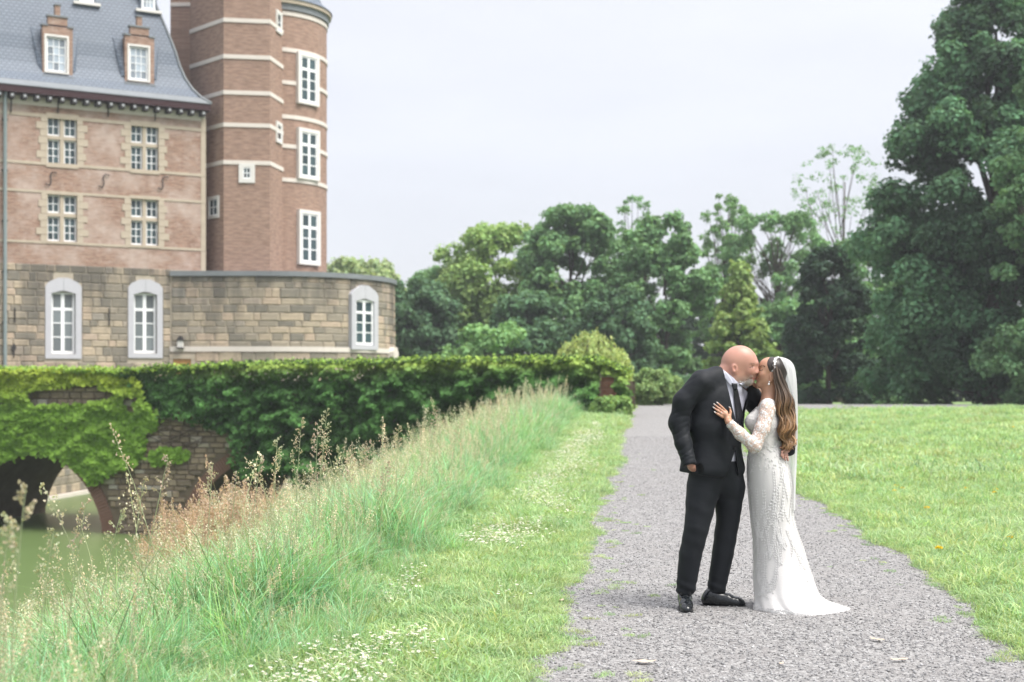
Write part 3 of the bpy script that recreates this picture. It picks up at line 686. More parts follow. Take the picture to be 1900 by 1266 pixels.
def in_ring(x, z, w_, h):
    for c, r in ((c1[0], R1), (c2[0], R2)):
        dx = max(abs(x-c)-w_/2, 0)
        if math.hypot(dx, max(z-h/2-zc, 0)) < r+.47: return True
    return False
xs0, xs1 = bw_(20, 900)[0], bw_(470, 850)[0]
def put_r(x, z, w_, h):
    if in_ring(x, z, w_, h): return
    block('stone', rs.choice(RU), BWALL, x, -.05+rs.uniform(-.02, .015), z, w_-.02, .14, h-.02)
masonry(xs0, xs1, -4.2, 1.4, [], (.14, .25), (.2, .55), random.Random(31), put_r)
M_VOUS = simple('arch_ring_brick', (.17, .10, .075), .95, .1, 5, .35)
vb = MB(); vb.box(-.5, .5, 0, 1, -.5, .5); vo = vb.build('brick', M_VOUS); VD = vo.data; bpy.data.objects.remove(vo)
for c, r, t0, t1 in ((c1[0], R1, -2, 82), (c2[0], R2, 95, 182)):
    n = int(r*rad(t1-t0)/.092)
    for k in range(n):
        a = rad(t0+(t1-t0)*(k+.5)/n); o = link('brick', VD, BWALL); rr = r+.225
        o.location = (c+rr*math.cos(a), -.055+rs.uniform(-.012, .012), zc+rr*math.sin(a)); o.rotation_euler = (0, -a, 0); o.scale = (.44*rs.uniform(.96, 1.02), .15, .076)
# brick gate pier at the bridge head
PIER = bw_(1131, 700)[0]
M_PIER = brick_mat('red_pier_brick', (.30, .12, .07), (.25, .11, .07), (.28, .22, .17), coord='UV')
b = MB(); b.box(PIER-.2, PIER+.2, -.25, .2, -.2, 1.72); pr = b.build('brick_pier', M_PIER, BR)
b = MB(); b.box(PIER-.25, PIER+.25, -.3, .25, 1.722, 1.82); b.build('pier_cap', M_SAND, pr)
# retaining wall of the far bank, seen through the arch
QA, QB = px(60, HY, 60.3), px(185, HY, 67.2); q = QB-QA
QW = empty('retaining_wall', (QA.x, QA.y, 0), math.atan2(q.y, q.x), 'low stone retaining wall along the far water edge, seen through the left arch', 'wall')
b = MB(); b.box(-12, q.length, 0, 1.2, -5, .3); b.build('wall', M_MORTAR, QW)
b = MB(); b.box(-12, q.length, -.22, 0, -5, WATER+.16); b.build('ledge', M_BAND, QW)
mw = [c for c in QW.children if c.name.startswith('wall')][0]
masonry(-6, q.length-.1, WATER+.18, .2, [], (.3, .42), (.4, .9), random.Random(41), lambda x, z, w_, h: block('stone', rs.choice(SU), mw, x, -.03, z, w_-.03, .08, h-.03))
# ------------------------------------------------------------------ trees
M_LEAF = leaf_mat('tree_leaf', trans=.38, rough=.6, spec=.12, vary=.06)
M_BARK = simple('bark', (.075, .062, .05), .95, .1, 6, .4)
def clumps(rng, H, W, prof, nb, t0, br, flat=.72, depth=.85):
    """centres and radii of leaf clumps filling the outer part of a crown"""
    t = t0+(1-t0)*rng.random(nb)**.9; a = rng.uniform(0, 2*np.pi, nb); pr = np.array([prof(x) for x in t])
    rr = W*pr*np.clip(.35+.62*rng.random(nb)**.45, 0, 1); c = np.stack([rr*np.cos(a), rr*np.sin(a)*depth, t*H], -1)
    r = W*br*rng.uniform(.65, 1.3, nb)*(.55+.45*pr); c[:, 2] = np.minimum(c[:, 2], H-r*flat*.8)
    return c, r
def tree(label, u, D, top, wpx, prof, col, seed, t0=.12, nb=92, br=.27, leaf=.29, dens=.9, name='tree', cat='tree', gap=.0, group=None, limbs=True, base=None, var=.18, flat=.72, droop=.25, trunk=None, wisp=.12):
    rng = np.random.default_rng(seed); p = px(u, HY, D); z0 = float(ground(p.x, D)) if base is None else base
    H = CZ+(HY-top)/F*D-z0; W = wpx/F*D/2
    root = empty(name, (p.x, D, z0), 0, label, cat, group)
    c, r = clumps(rng, H, W, prof, nb, t0, br, flat)
    # secondary lumps on each clump
    Pn, Nn, Cc = [], [], []
    for k in range(nb):
        ns = 6; d = rng.normal(size=(ns, 3)); d[:, 2] = d[:, 2]*.8+.25; d /= np.linalg.norm(d, axis=1)[:, None]
        sc = c[k]+d*r[k]*np.array([.75, .75, .55]); srad = r[k]*rng.uniform(.38, .62, ns)
        n = np.maximum(4, (dens*34*(srad/leaf)**2*(1-gap)).astype(int)); n = np.minimum(n, 460)
        tone = rng.uniform(1-var, 1+var*1.3); 
        for q in range(ns):
            e = rng.normal(size=(n[q], 3)); e[:, 2] += .35; e /= np.linalg.norm(e, axis=1)[:, None]
            pos = sc[q]+e*srad[q]*(rng.uniform(.55, 1.12, (n[q], 1))+(rng.random((n[q], 1)) < wisp)*rng.uniform(0, .6, (n[q], 1)))*np.array([1, 1, .85]); Pn.append(pos)
            Nn.append(e*.75+rng.normal(size=e.shape)*.42+np.array([0, 0, .45])); Cc.append(swatch(rng, n[q], np.array(col)*tone, .22))
    Pn, Nn, Cc = map(np.vstack, (Pn, Nn, Cc)); Pn[:, 2] = np.maximum(Pn[:, 2], .05)
    V, Fc, C = leaf_cards(Pn, Nn, leaf*rng.uniform(.6, 1.25, len(Pn)), rng, Cc, droop=droop)
    link('crown', np_mesh('crown', V, Fc, C, mat=M_LEAF), root)
    tr = trunk or max(.16, H*.018); b = MB(); th = H*(.5 if t0 < .4 else .72)
    b.tube(spline([(0, 0, -.3), (rng.uniform(-.1, .1), 0, th*.35), (rng.uniform(-.3, .3), .1, th*.7), (rng.uniform(-.4, .4), 0, H*.86)], 4), np.linspace(tr*1.25, tr*.12, 13), 8)
    if limbs:
        for k in rng.permutation(nb)[:(44 if gap > .8 else nb) if gap > .3 else min(nb, 14)]:
            z = c[k][2]*rng.uniform(.45, .75); e = c[k]; m = np.array([e[0]*.45, e[1]*.45, (z+e[2])/2-.1*r[k]])
            b.tube(spline([(0, 0, z), m+rng.normal(size=3)*.25*np.array([1, 1, .4]), e], 3), np.linspace(tr*(.11 if gap > .8 else .2 if gap > .3 else .38), tr*.05, 7), 5)
    b.build('trunk', M_BARK, root, smooth=True)
    return root
dome = lambda t: (max(0, 1-abs((t-.5)/.52)**2.4))**.5
tall_ = lambda t: (max(0, 1-abs((t-.42)/.6)**2.6))**.5
cone = lambda t: max(.05, (1-t)**.75)*(.75+.25*min(1, t*6))
vase = lambda t: max(.1, min(1, .25+t*1.1))*(max(0, 1-max(0, (t-.72)/.3)**2))**.5
skirt = lambda t: min(1, .82+.25*t)*(max(0, 1-max(0, (t-.25)/.77)**1.8))**.55
DARK, MID, LIGHT, YEL, OLIVE, PALE, YEW = (tuple(x*k_ for x, k_ in zip(q, (2.5, 2.65, 2.2))) for q in ((.046, .082, .052), (.07, .122, .066), (.085, .145, .07), (.118, .168, .07), (.11, .148, .062), (.13, .16, .095), (.019, .035, .025)))
GT = 'trees closing the park behind the couple'
tree('pale far tree crown rising just right of the round brick tower', 668, 128, 486, 210, dome, PALE, 1, leaf=.5, group=GT, nb=70)
tree('low dark tree beside the stone bastion edge, tucked under paler trees', 762, 92, 522, 170, tall_, DARK, 2, t0=.02, group=GT)
tree('soft mid green tree between the dark bastion tree and the yellow green one', 828, 100, 500, 180, tall_, MID, 3, t0=.02, group=GT)
tree('tall yellow green tree with open branching top, rising behind the middle of the ivy hedge', 925, 98, 424, 215, dome, YEL, 4, t0=.1, gap=.28, leaf=.28, group=GT)
tree('low rounded light green tree in front of the tall yellow green one', 905, 78, 602, 190, dome, LIGHT, 5, t0=.0, group=GT, nb=36)
tree('broad dark green tree directly behind the drooping willow', 1058, 92, 392, 200, tall_, MID, 6, t0=.02, nb=110, group=GT)
tree('dark lower tree filling the gap left of the willow', 985, 86, 545, 150, tall_, DARK, 7, t0=.0, group=GT)
tree('slender tree top with thin see-through twigs above the broad dark tree', 1180, 108, 366, 120, dome, MID, 8, t0=.4, gap=.5, nb=70, br=.2, leaf=.22, group=GT)
tree('big rounded dark green tree above the groom\'s shoulder, left of a sky gap', 1232, 88, 404, 170, tall_, MID, 9, t0=.02, nb=120, group=GT)
tree('dark low tree between willow and round bush', 1140, 84, 540, 140, tall_, DARK, 10, t0=.0, group=GT)
tree('light airy tree with a tufted top over the sky gap', 1345, 104, 362, 110, dome, LIGHT, 11, t0=.3, gap=.45, nb=80, br=.22, leaf=.22, group=GT)
tree('open crowned tree showing sky between its boughs, right of the sky gap', 1440, 100, 396, 200, vase, MID, 12, t0=.25, gap=.35, nb=95, br=.18, leaf=.24, group=GT)
tree('yellowish conical conifer directly above the groom\'s head', 1372, 80, 492, 165, cone, OLIVE, 13, t0=.0, nb=110, br=.25, group=GT)
tree('mid green shrubby tree between the two conical conifers', 1462, 92, 560, 130, dome, MID, 14, t0=.0, group=GT)
tree('dark conical yew standing right behind the bride\'s veil', 1540, 76, 462, 160, skirt, YEW, 15, t0=.0, nb=130, br=.25, leaf=.26, var=.1, group=GT)
tree('tall nearly bare tree with sparse twigs against the sky', 1560, 106, 272, 190, vase, MID, 16, t0=.35, gap=.9, nb=150, br=.13, leaf=.2, group=GT)
tree('green tree glimpsed between the dark yew and the giant maple', 1622, 86, 440, 190, tall_, MID, 17, t0=.0, gap=.1, group=GT)
# the giant maples on the right
def giant(t): return float(np.interp(t, [0, .04, .12, .25, .42, .58, .74, .86, .95, 1], [.9, .98, 1, .98, .95, .78, .52, .34, .2, .08]))
tree('giant dark maple with layered boughs down to the gravel, largest tree on the right', 1845, 66, -60, 440, giant, (.09, .185, .098), 18, t0=.01, nb=215, br=.25, leaf=.25, dens=.8, var=.58, group=GT, trunk=.5, wisp=.03)
tree('paler maple cut by the right picture edge, standing in front of the giant maple', 1945, 59, 60, 215, giant, (.14, .26, .125), 19, t0=.01, nb=100, br=.30, leaf=.22, dens=.8, var=.35, group=GT, trunk=.4, wisp=.03)
# dense growth under and behind them
def undergrowth():
    rng = np.random.default_rng(77); n = 26000; D = rng.uniform(108, 118, n); u = rng.uniform(560, 2300, n)
    P = np.stack([(u-UX)/F*D, D, ground((u-UX)/F*D, D)+rng.random(n)**.8*(5.5+1.5*np.sin(u*.03)+np.sin(u*.011))], -1)
    N_ = rng.normal(size=(n, 3)); N_[:, 1] -= 1; N_[:, 2] += .6
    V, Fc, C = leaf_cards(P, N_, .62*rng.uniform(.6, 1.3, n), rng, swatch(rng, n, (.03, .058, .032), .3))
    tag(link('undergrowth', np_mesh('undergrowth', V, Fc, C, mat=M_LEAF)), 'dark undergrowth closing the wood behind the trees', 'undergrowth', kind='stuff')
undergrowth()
# bush and weeping willow by the bridge head
def bush(label, u, D, top, wpx, col, seed, leaf=.13, **k): return tree(label, u, D, top, wpx, dome, col, seed, t0=.0, nb=60, br=.32, leaf=leaf, name='bush', cat='bush', limbs=False, **k)
bush('round light green bush beside the gravel, left of the groom\'s elbow', 1210, 58, 688, 84, (.24, .36, .14), 31)
bush('low dark bush behind the round light green one', 1262, 66, 700, 90, DARK, 32)
bush('bushy green clump at the foot of the brick pier', 1136, 41.6, 738, 66, (.24, .38, .13), 33, leaf=.1)
def willow():
    rng = np.random.default_rng(50); D = 54.; p = px(1097, HY, D); z0 = float(ground(p.x, D)); H = CZ+(HY-612)/F*D-z0; W = 152/F*D/2
    root = empty('weeping_willow', (p.x, D, z0), 0, 'small weeping willow with yellow green hanging strands behind the bridge end', 'tree')
    P, N_, C = [], [], []
    for k in range(520):
        a = rng.uniform(0, 2*np.pi); r = W*math.sqrt(rng.random())*.98; top = H*(1-.42*(r/W)**2.2)*rng.uniform(.86, 1.0)+rng.normal()*.05
        ln = rng.uniform(.8, 1.9); n = int(ln/.055); s = np.linspace(0, 1, n)
        x = r*math.cos(a)+.12*np.sin(s*3+a)*s; y = r*math.sin(a)*.9+.1*np.cos(s*2.4)*s; z = np.maximum(.05, top-ln*s)
        P.append(np.stack([x+rng.normal(size=n)*.03, y+rng.normal(size=n)*.03, z], -1)); e = rng.normal(size=(n, 3))*.6; e += [math.cos(a)*.5, math.sin(a)*.5, .5]; N_.append(e)
        C.append(swatch(rng, n, np.array((.44, .55, .21))*rng.uniform(.7, 1.2), .2))
    P, N_, C = map(np.vstack, (P, N_, C)); V, Fc, Cc = leaf_cards(P, N_, .12*rng.uniform(.7, 1.3, len(P)), rng, C, droop=1.3)
    link('crown', np_mesh('crown', V, Fc, Cc, mat=M_LEAF), root)
    b = MB(); b.tube(spline([(0, 0, -.2), (.05, 0, H*.4), (-.05, 0, H*.85)], 4), np.linspace(.14, .05, 9), 8)
    for k in range(7):
        a = k*.9; b.tube(spline([(0, 0, H*.5), (W*.3*math.cos(a), W*.3*math.sin(a), H*.85), (W*.7*math.cos(a), W*.7*math.sin(a), H*.72)], 4), np.linspace(.05, .015, 9), 5)
    b.build('trunk', M_BARK, root, smooth=True)
willow()

# ------------------------------------------------------------------ ivy on the bridge
M_IVY = leaf_mat('ivy_leaf', trans=.32, rough=.55, spec=.16, vary=.03)
def inside(poly, x, y):
    c = np.zeros(len(x), bool); n = len(poly)
    for i in range(n):
        (x0, y0), (x1, y1) = poly[i], poly[(i+1) % n]
        k = ((y0 > y) != (y1 > y)) & (x < (x1-x0)*(y-y0)/((y1-y0) if y1 != y0 else 1e-9)+x0); c ^= k
    return c
def bridge_local(u, v, yo):
    rx, rz = (u-UX)/F, (HY-v)/F; t = (-B0.x*BS+B0.y*BC+yo)/(-rx*BS+BC)
    return np.stack([(rx*t-B0.x)*BC+(t-B0.y)*BS, np.broadcast_to(yo, u.shape), CZ+rz*t], -1)
def vnoise(x, y, seed, f):
    """smooth random field in -1..1, f cells per unit"""
    r = np.random.default_rng(seed); T_ = r.uniform(-1, 1, (3, 128, 128)); o = 0
    for k in range(3):
        a = np.asarray(x)*f*1.9**k+37.3*k; b = np.asarray(y)*f*1.9**k+11.7*k; i = np.floor(a).astype(int); j = np.floor(b).astype(int); p = a-i; q = b-j; p = p*p*(3-2*p); q = q*q*(3-2*q); g_ = lambda m, n: T_[k][m % 128, n % 128]
        o = o+((g_(i, j)*(1-p)+g_(i+1, j)*p)*(1-q)+(g_(i, j+1)*(1-p)+g_(i+1, j+1)*p)*q)/1.7**k
    return np.clip(o*.85, -1.2, 1.2)
def ivy(label, keep, n, us, vs, thick, size, colf, seed, kind):
    rng = np.random.default_rng(seed); u = rng.uniform(*us, n); v = rng.uniform(*vs, n); k = keep(u, v, rng); u, v = u[k], v[k]; m = len(u)
    cl = vnoise(u, v*1.35, seed, 1/30.)
    yo = -(.1+thick(u, v)*(np.clip(.55+.75*cl, .05, 1.5))*(.7+.3*rng.random(m)))
    P = bridge_local(u, v, 0.0); P[:, 1] = yo
    N_ = rng.normal(size=(m, 3))*.38; N_[:, 1] -= .75; N_[:, 2] += .55+.45*np.clip(cl, -1, 1)
    V, Fc, C = leaf_cards(P, N_, size*rng.uniform(.65, 1.25, m), rng, colf(u, v, rng, cl), kind=kind, droop=.8)
    root = empty('ivy', (B0.x, B0.y, 0), BT, label, 'ivy'); link('leaves', np_mesh('leaves', V, Fc, C, mat=M_IVY), root)
    return root
bright = [(-60, 692), (120, 688), (240, 692), (262, 712), (270, 745), (292, 768), (296, 795), (268, 800), (272, 838), (250, 862), (215, 872), (180, 898), (150, 872), (118, 846), (60, 838), (0, 858), (-60, 850)]
holes_px = [[(52, 728), (110, 716), (225, 724), (222, 742), (160, 752), (70, 752)], [(130, 712), (190, 712), (190, 722), (130, 722)], [(232, 735), (262, 730), (258, 765), (236, 770)], [(-10, 745), (25, 740), (20, 752), (-10, 758)]]
patch = [(282, 842), (312, 830), (352, 838), (350, 850), (318, 858), (288, 862)]
def keep_b(u, v, rng):
    j = rng.normal(size=len(u))*4.5; k = rng.normal(size=len(u))*4; m = inside(bright, u+j, v+k)
    for h in holes_px: m &= ~inside(h, u+j*.7, v+k*.5)
    m &= (vnoise(u, v, 9, 1/50.) > -.75) | (v > 800)
    return m | inside(patch, u+j*.6, v+k*.6)
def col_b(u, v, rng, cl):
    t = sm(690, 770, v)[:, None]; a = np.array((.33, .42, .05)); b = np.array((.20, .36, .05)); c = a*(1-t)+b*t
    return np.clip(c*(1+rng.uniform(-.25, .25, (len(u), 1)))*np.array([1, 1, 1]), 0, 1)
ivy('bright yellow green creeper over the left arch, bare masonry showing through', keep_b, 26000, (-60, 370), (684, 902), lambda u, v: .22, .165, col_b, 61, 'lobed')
dark = [(222, 700), (300, 686), (560, 678), (1000, 672), (1110, 672), (1165, 690), (1172, 752), (1140, 760), (1120, 745), (1085, 760), (1040, 765), (960, 790), (860, 860), (700, 930), (610, 930), (540, 880), (470, 885), (446, 862), (442, 806), (385, 790), (340, 770), (300, 772), (268, 740), (262, 716)]
def keep_d(u, v, rng): return ~((u > 1117) & (u < 1144) & (v > 697)) & inside(dark, u+rng.normal(size=len(u))*6, v+rng.normal(size=len(u))*4)
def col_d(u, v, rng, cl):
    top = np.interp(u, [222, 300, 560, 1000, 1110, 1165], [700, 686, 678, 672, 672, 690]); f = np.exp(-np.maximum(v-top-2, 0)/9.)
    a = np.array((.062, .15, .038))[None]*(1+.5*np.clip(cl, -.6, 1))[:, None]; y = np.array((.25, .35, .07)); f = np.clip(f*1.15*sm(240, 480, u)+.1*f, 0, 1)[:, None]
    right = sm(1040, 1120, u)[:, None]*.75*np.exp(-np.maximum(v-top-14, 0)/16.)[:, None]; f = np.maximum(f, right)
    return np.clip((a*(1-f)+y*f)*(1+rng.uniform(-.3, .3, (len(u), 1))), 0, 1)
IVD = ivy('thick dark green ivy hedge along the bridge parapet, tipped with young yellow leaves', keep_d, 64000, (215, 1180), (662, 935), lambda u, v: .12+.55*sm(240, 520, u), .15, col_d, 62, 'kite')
def ivy_top():
    """the clipped flat top of the hedge with its young shoots"""
    rng = np.random.default_rng(63); n = 17000; u = rng.uniform(-60, 1165, n); yo = rng.uniform(-.5, .75, n)
    topv = np.interp(u, [-60, 120, 240, 300, 560, 1000, 1110, 1165], [692, 688, 690, 684, 676, 669, 670, 690])
    P = bridge_local(u, topv, 0.0); P[:, 1] = yo*np.interp(u, [0, 300, 520], [.5, .7, 1]); P[:, 2] += rng.normal(size=n)*.035+rng.random(n)**6*.16-.04*np.abs(yo)+.05*vnoise(u, yo*90, 4, 1/90.)
    N_ = rng.normal(size=(n, 3))*.5; N_[:, 2] += .9; N_[:, 1] -= .3
    c = swatch(rng, n, (.27, .42, .08), .3); k = (u > 230) & (rng.random(n) < .45); c[k] = swatch(rng, int(k.sum()), (.07, .13, .035), .3)
    V, Fc, C = leaf_cards(P, N_, .13*rng.uniform(.6, 1.25, n), rng, c, droop=.2)
    link('top_leaves', np_mesh('top_leaves', V, Fc, C, mat=M_IVY), IVD)
    vb = MB()
    for k in range(10):
        s = np.linspace(0, 1, 6); u0 = rng.uniform(260, 330); uu = u0+s*rng.uniform(60, 110); vv = rng.uniform(790, 830)+12*np.sin(s*4+k)
        Pq = bridge_local(uu, vv, 0.0); Pq[:, 1] = -.085; vb.tube(Pq, .012, 5)
    vb.build('vine', M_BARK, IVD)
ivy_top()

# ------------------------------------------------------------------ grass
M_GRASS = leaf_mat('grass_blade', trans=.45, rough=.5, spec=.3, vary=.22)
def blades(rng, n, spread, h, wd, bend, col, L=4, lean=.25, base=None):
    t = np.array([0, .35, .7, 1.0])[:L] if L == 4 else np.array([0, .55, 1.0])
    a = rng.uniform(0, 2*np.pi, n); d = np.stack([np.cos(a), np.sin(a), 0*a], -1); b0 = np.zeros((n, 3))
    if base is None: r = spread*np.sqrt(rng.random(n)); q = rng.uniform(0, 6.28, n); b0[:, 0] = r*np.cos(q); b0[:, 1] = r*np.sin(q)
    else: b0[:] = base
    hh = rng.uniform(*h, n)[:, None]; bn = rng.uniform(*bend, n)[:, None]; side = np.stack([-np.sin(a), np.cos(a), 0*a], -1); sw = rng.normal(size=n)*.6; side = side*np.cos(sw)[:, None]+d*np.sin(sw)[:, None]
    V = np.empty((n, L, 2, 3)); C = np.empty((n, L, 2, 3)); w_ = wd*rng.uniform(.7, 1.3, n)[:, None]
    for i, x in enumerate(t):
        c = b0+d*hh*(bn*x*x+lean*x*.3)+np.array([0, 0, 1])*hh*(x-.38*bn*x*x*x); wi = w_*(1-x**1.6)*.5+.0006
        V[:, i, 0] = c-side*wi; V[:, i, 1] = c+side*wi; C[:, i] = (col*(1+.12*(x-.5)))[:, None, :]
    i = (np.arange(n)[:, None]*L*2+np.arange(L-1)[None]*2).reshape(-1)
    return V.reshape(-1, 3), np.stack([i, i+1, i+3, i+2], -1), np.clip(C.reshape(-1, 3), 0, 1)
def merge(parts):
    V, Fc, C, o = [], [], [], 0
    for v, f, c in parts:
        V.append(v); Fc.append((f if f.shape[1] == 4 else np.hstack([f[::2], f[1::2, 2:]]))+o); C.append(c); o += len(v)
    return np.vstack(V), np.vstack(Fc), np.vstack(C)
def seedhead(rng, n, h, col, scol, spread=.2, headlen=.2, fat=.035, w=.004, m=26, cs=.03):
    """flowering stems: thin stalks with feathery heads"""
    out = []
    for k in range(n):
        a = rng.uniform(0, 6.28); r = spread*math.sqrt(rng.random()); hh = rng.uniform(*h); bd = rng.uniform(.03, .28); dr = np.array([math.cos(a), math.sin(a), 0])
        f = lambda x: np.array([r*math.cos(a*3), r*math.sin(a*3), 0])+dr*hh*bd*x*x+np.array([0, 0, hh*(x-.1*bd*x**3)])
        P = np.array([f(x) for x in (0, .4, .75, 1)]); V, Fc, _ = tube(P, [w, w, w*.8, w*.5], 3, cap=False); out.append((V, Fc, np.repeat(np.array(col)[None], len(V), 0)))
        x = 1-headlen*rng.random(m)**.8; pts = np.array([f(q) for q in x]); wid = fat*np.sin(np.clip((1-x)/headlen, 0.05, 1)*2.6)[:, None]
        pts = pts+rng.normal(size=(m, 3))*wid*np.array([1, 1, .6]); N_ = rng.normal(size=(m, 3))
        V, Fc, C = leaf_cards(pts, N_, cs*rng.uniform(.6, 1.3, m), rng, swatch(rng, m, scol, .2), droop=-1.2); out.append((V, Fc, C))
    return merge(out)
def proto(cname, meshes):
    c = bpy.data.collections.new(cname)
    for i, (V, Fc, C) in enumerate(meshes):
        o = bpy.data.objects.new('%s_%02d' % (cname, i), np_mesh(cname, V, Fc, C, mat=M_GRASS)); c.objects.link(o)
    return c
def scatter(name, coll, nproto, P, rot, scl, label, cat, rng):
    me = bpy.data.meshes.new(name); me.vertices.add(len(P)); me.vertices.foreach_set('co', np.ascontiguousarray(P, np.float32).ravel())
    for nm, ty, key, dat in (('rot', 'FLOAT_VECTOR', 'vector', rot), ('scl', 'FLOAT_VECTOR', 'vector', scl)):
        me.attributes.new(nm, ty, 'POINT').data.foreach_set(key, np.ascontiguousarray(dat, np.float32).ravel())
    me.attributes.new('idx', 'INT', 'POINT').data.foreach_set('value', rng.integers(0, nproto, len(P)).astype(np.int32))
    o = link(name, me); tag(o, label, cat, kind='stuff')
    ng = bpy.data.node_groups.new(name, 'GeometryNodeTree'); ng.interface.new_socket('Geometry', in_out='INPUT', socket_type='NodeSocketGeometry'); ng.interface.new_socket('Geometry', in_out='OUTPUT', socket_type='NodeSocketGeometry')
    n = ng.nodes; gi = n.new('NodeGroupInput'); go = n.new('NodeGroupOutput'); ci = n.new('GeometryNodeCollectionInfo'); ci.inputs[0].default_value = coll; ci.inputs['Separate Children'].default_value = True; ci.inputs['Reset Children'].default_value = True
    ip = n.new('GeometryNodeInstanceOnPoints'); ip.inputs['Pick Instance'].default_value = True
    def at(nm, ty):
        q = n.new('GeometryNodeInputNamedAttribute'); q.data_type = ty; q.inputs['Name'].default_value = nm; return q.outputs[0]
    ng.links.new(gi.outputs[0], ip.inputs['Points']); ng.links.new(ci.outputs[0], ip.inputs['Instance']); ng.links.new(at('idx', 'INT'), ip.inputs['Instance Index'])
    ng.links.new(at('rot', 'FLOAT_VECTOR'), ip.inputs['Rotation']); ng.links.new(at('scl', 'FLOAT_VECTOR'), ip.inputs['Scale']); ng.links.new(ip.outputs[0], go.inputs[0])
    o.modifiers.new('scatter', 'NODES').node_group = ng; return o
def rs_(rng, n, s0, s1, tilt=.12):
    rot = np.stack([rng.normal(size=n)*tilt, rng.normal(size=n)*tilt, rng.uniform(0, 6.28, n)], -1); s = rng.uniform(s0, s1, n); return rot, np.stack([s, s, s*rng.uniform(.85, 1.15, n)], -1)
TG = [tuple(min(.62, x*k_) for x, k_ in zip(q, (1.66, 1.95, 2.1))) for q in ((.155, .25, .115), (.19, .28, .155), (.13, .225, .085), (.225, .30, .165), (.165, .265, .09), (.12, .215, .11))]
rng = np.random.default_rng(101)
def tuft(k):
    r = np.random.default_rng(200+k); c = TG[k % len(TG)]; parts = [blades(r, 46, .2, (.3, .72), .009, (.15, 1.1), swatch(r, 46, c, .4, .22)), blades(r, 24, .22, (.2, .5), .013, (.2, .9), swatch(r, 24, np.array(c)*.8, .4, .25)), blades(r, 3, .2, (.45, .75), .006, (.3, 1.2), swatch(r, 3, (.60, .54, .38), .2))]
    if k % 2: parts.append(seedhead(r, 2, (.6, .88), (.5, .55, .36), (.60, .60, .44) if k % 3 else (.70, .60, .46), .2, .2, .018, .0022, 34, .014))
    return merge(parts)
CT_ = proto('tall_grass_tuft', [tuft(k) for k in range(8)])
def bank_points(rng, n, Y0, Y1, s0, s1, pw=1.0):
    Y = Y0+(Y1-Y0)*rng.random(n)**pw; s = s0+(s1-s0)*rng.random(n); x = XB(Y)-s+.14*np.sin(Y*1.7)+.1*np.sin(Y*4.1+1); return x, Y, s
def bank():
    A = []
    for n, Y0, Y1, s0, s1, sc in ((3200, 3.2, 12, -.06, 5.2, (.56, .92)), (4200, 12, 24, -.04, 7.2, (.6, 1.0)), (4200, 24, 46, -.1, 7.5, (.95, 1.4))):
        x, Y, s = bank_points(rng, n, Y0, Y1, s0, s1); rot, scl = rs_(rng, n, *sc); e = np.clip(.5+(s-.1)/.8, .5, 1)[:, None]*(.78+.5*(vnoise(x, Y, 5, .8)[:, None]*.5+.5)); A.append((np.stack([x, Y, ground(x, Y)-.02], -1), rot, scl*e))
    P, R_, S_ = (np.vstack(q) for q in zip(*A)); scatter('tall_grass', CT_, 8, P, R_, S_, 'tall pale meadow grass down the bank of the moat', 'grass', rng)
bank()
def head_proto(k):
    r = np.random.default_rng(300+k); return merge([seedhead(r, 1, (.85, 1.25), (.5, .55, .36), [(.66, .60, .45), (.60, .58, .42), (.68, .56, .43)][k % 3], .1, .19, .026, .0026, 46, .016), blades(r, 5, .1, (.5, .9), .007, (.2, .7), swatch(r, 5, (.19, .28, .15), .2))])
CH_ = proto('seed_head_stem', [head_proto(k) for k in range(6)])
x, Y, s = bank_points(rng, 240, 6.5, 34, .3, 2.6, 1.1); rot, scl = rs_(rng, 240, .65, 1.05, .08); scatter('seed_heads', CH_, 6, np.stack([x, Y, ground(x, Y)], -1), rot, scl, 'flowering grass stems standing above the meadow grass', 'grass', rng)
def reed_proto(k):
    r = np.random.default_rng(330+k); return merge([seedhead(r, 6, (1.5, 2.2), (.48, .42, .27), [(.56, .43, .33), (.60, .48, .37), (.52, .40, .29)][k % 3], .3, .17, .04, .004, 80, .03), blades(r, 14, .25, (.8, 1.5), .014, (.1, .6), swatch(r, 14, (.36, .42, .22), .2))])
CR_ = proto('reed_clump', [reed_proto(k) for k in range(6)])
Y = rng.uniform(15, 24, 330); u = 285+rng.uniform(0, 1, 330)**.8*(190+rng.normal(size=330)*25); x = (u-UX)/F*Y
rot, scl = rs_(rng, 330, .46, .70, .07); scatter('reeds', CR_, 6, np.stack([x, Y, ground(x, Y)-.05], -1), rot, scl, 'tan plumed reeds along the foot of the bank before the bridge', 'reeds', rng)
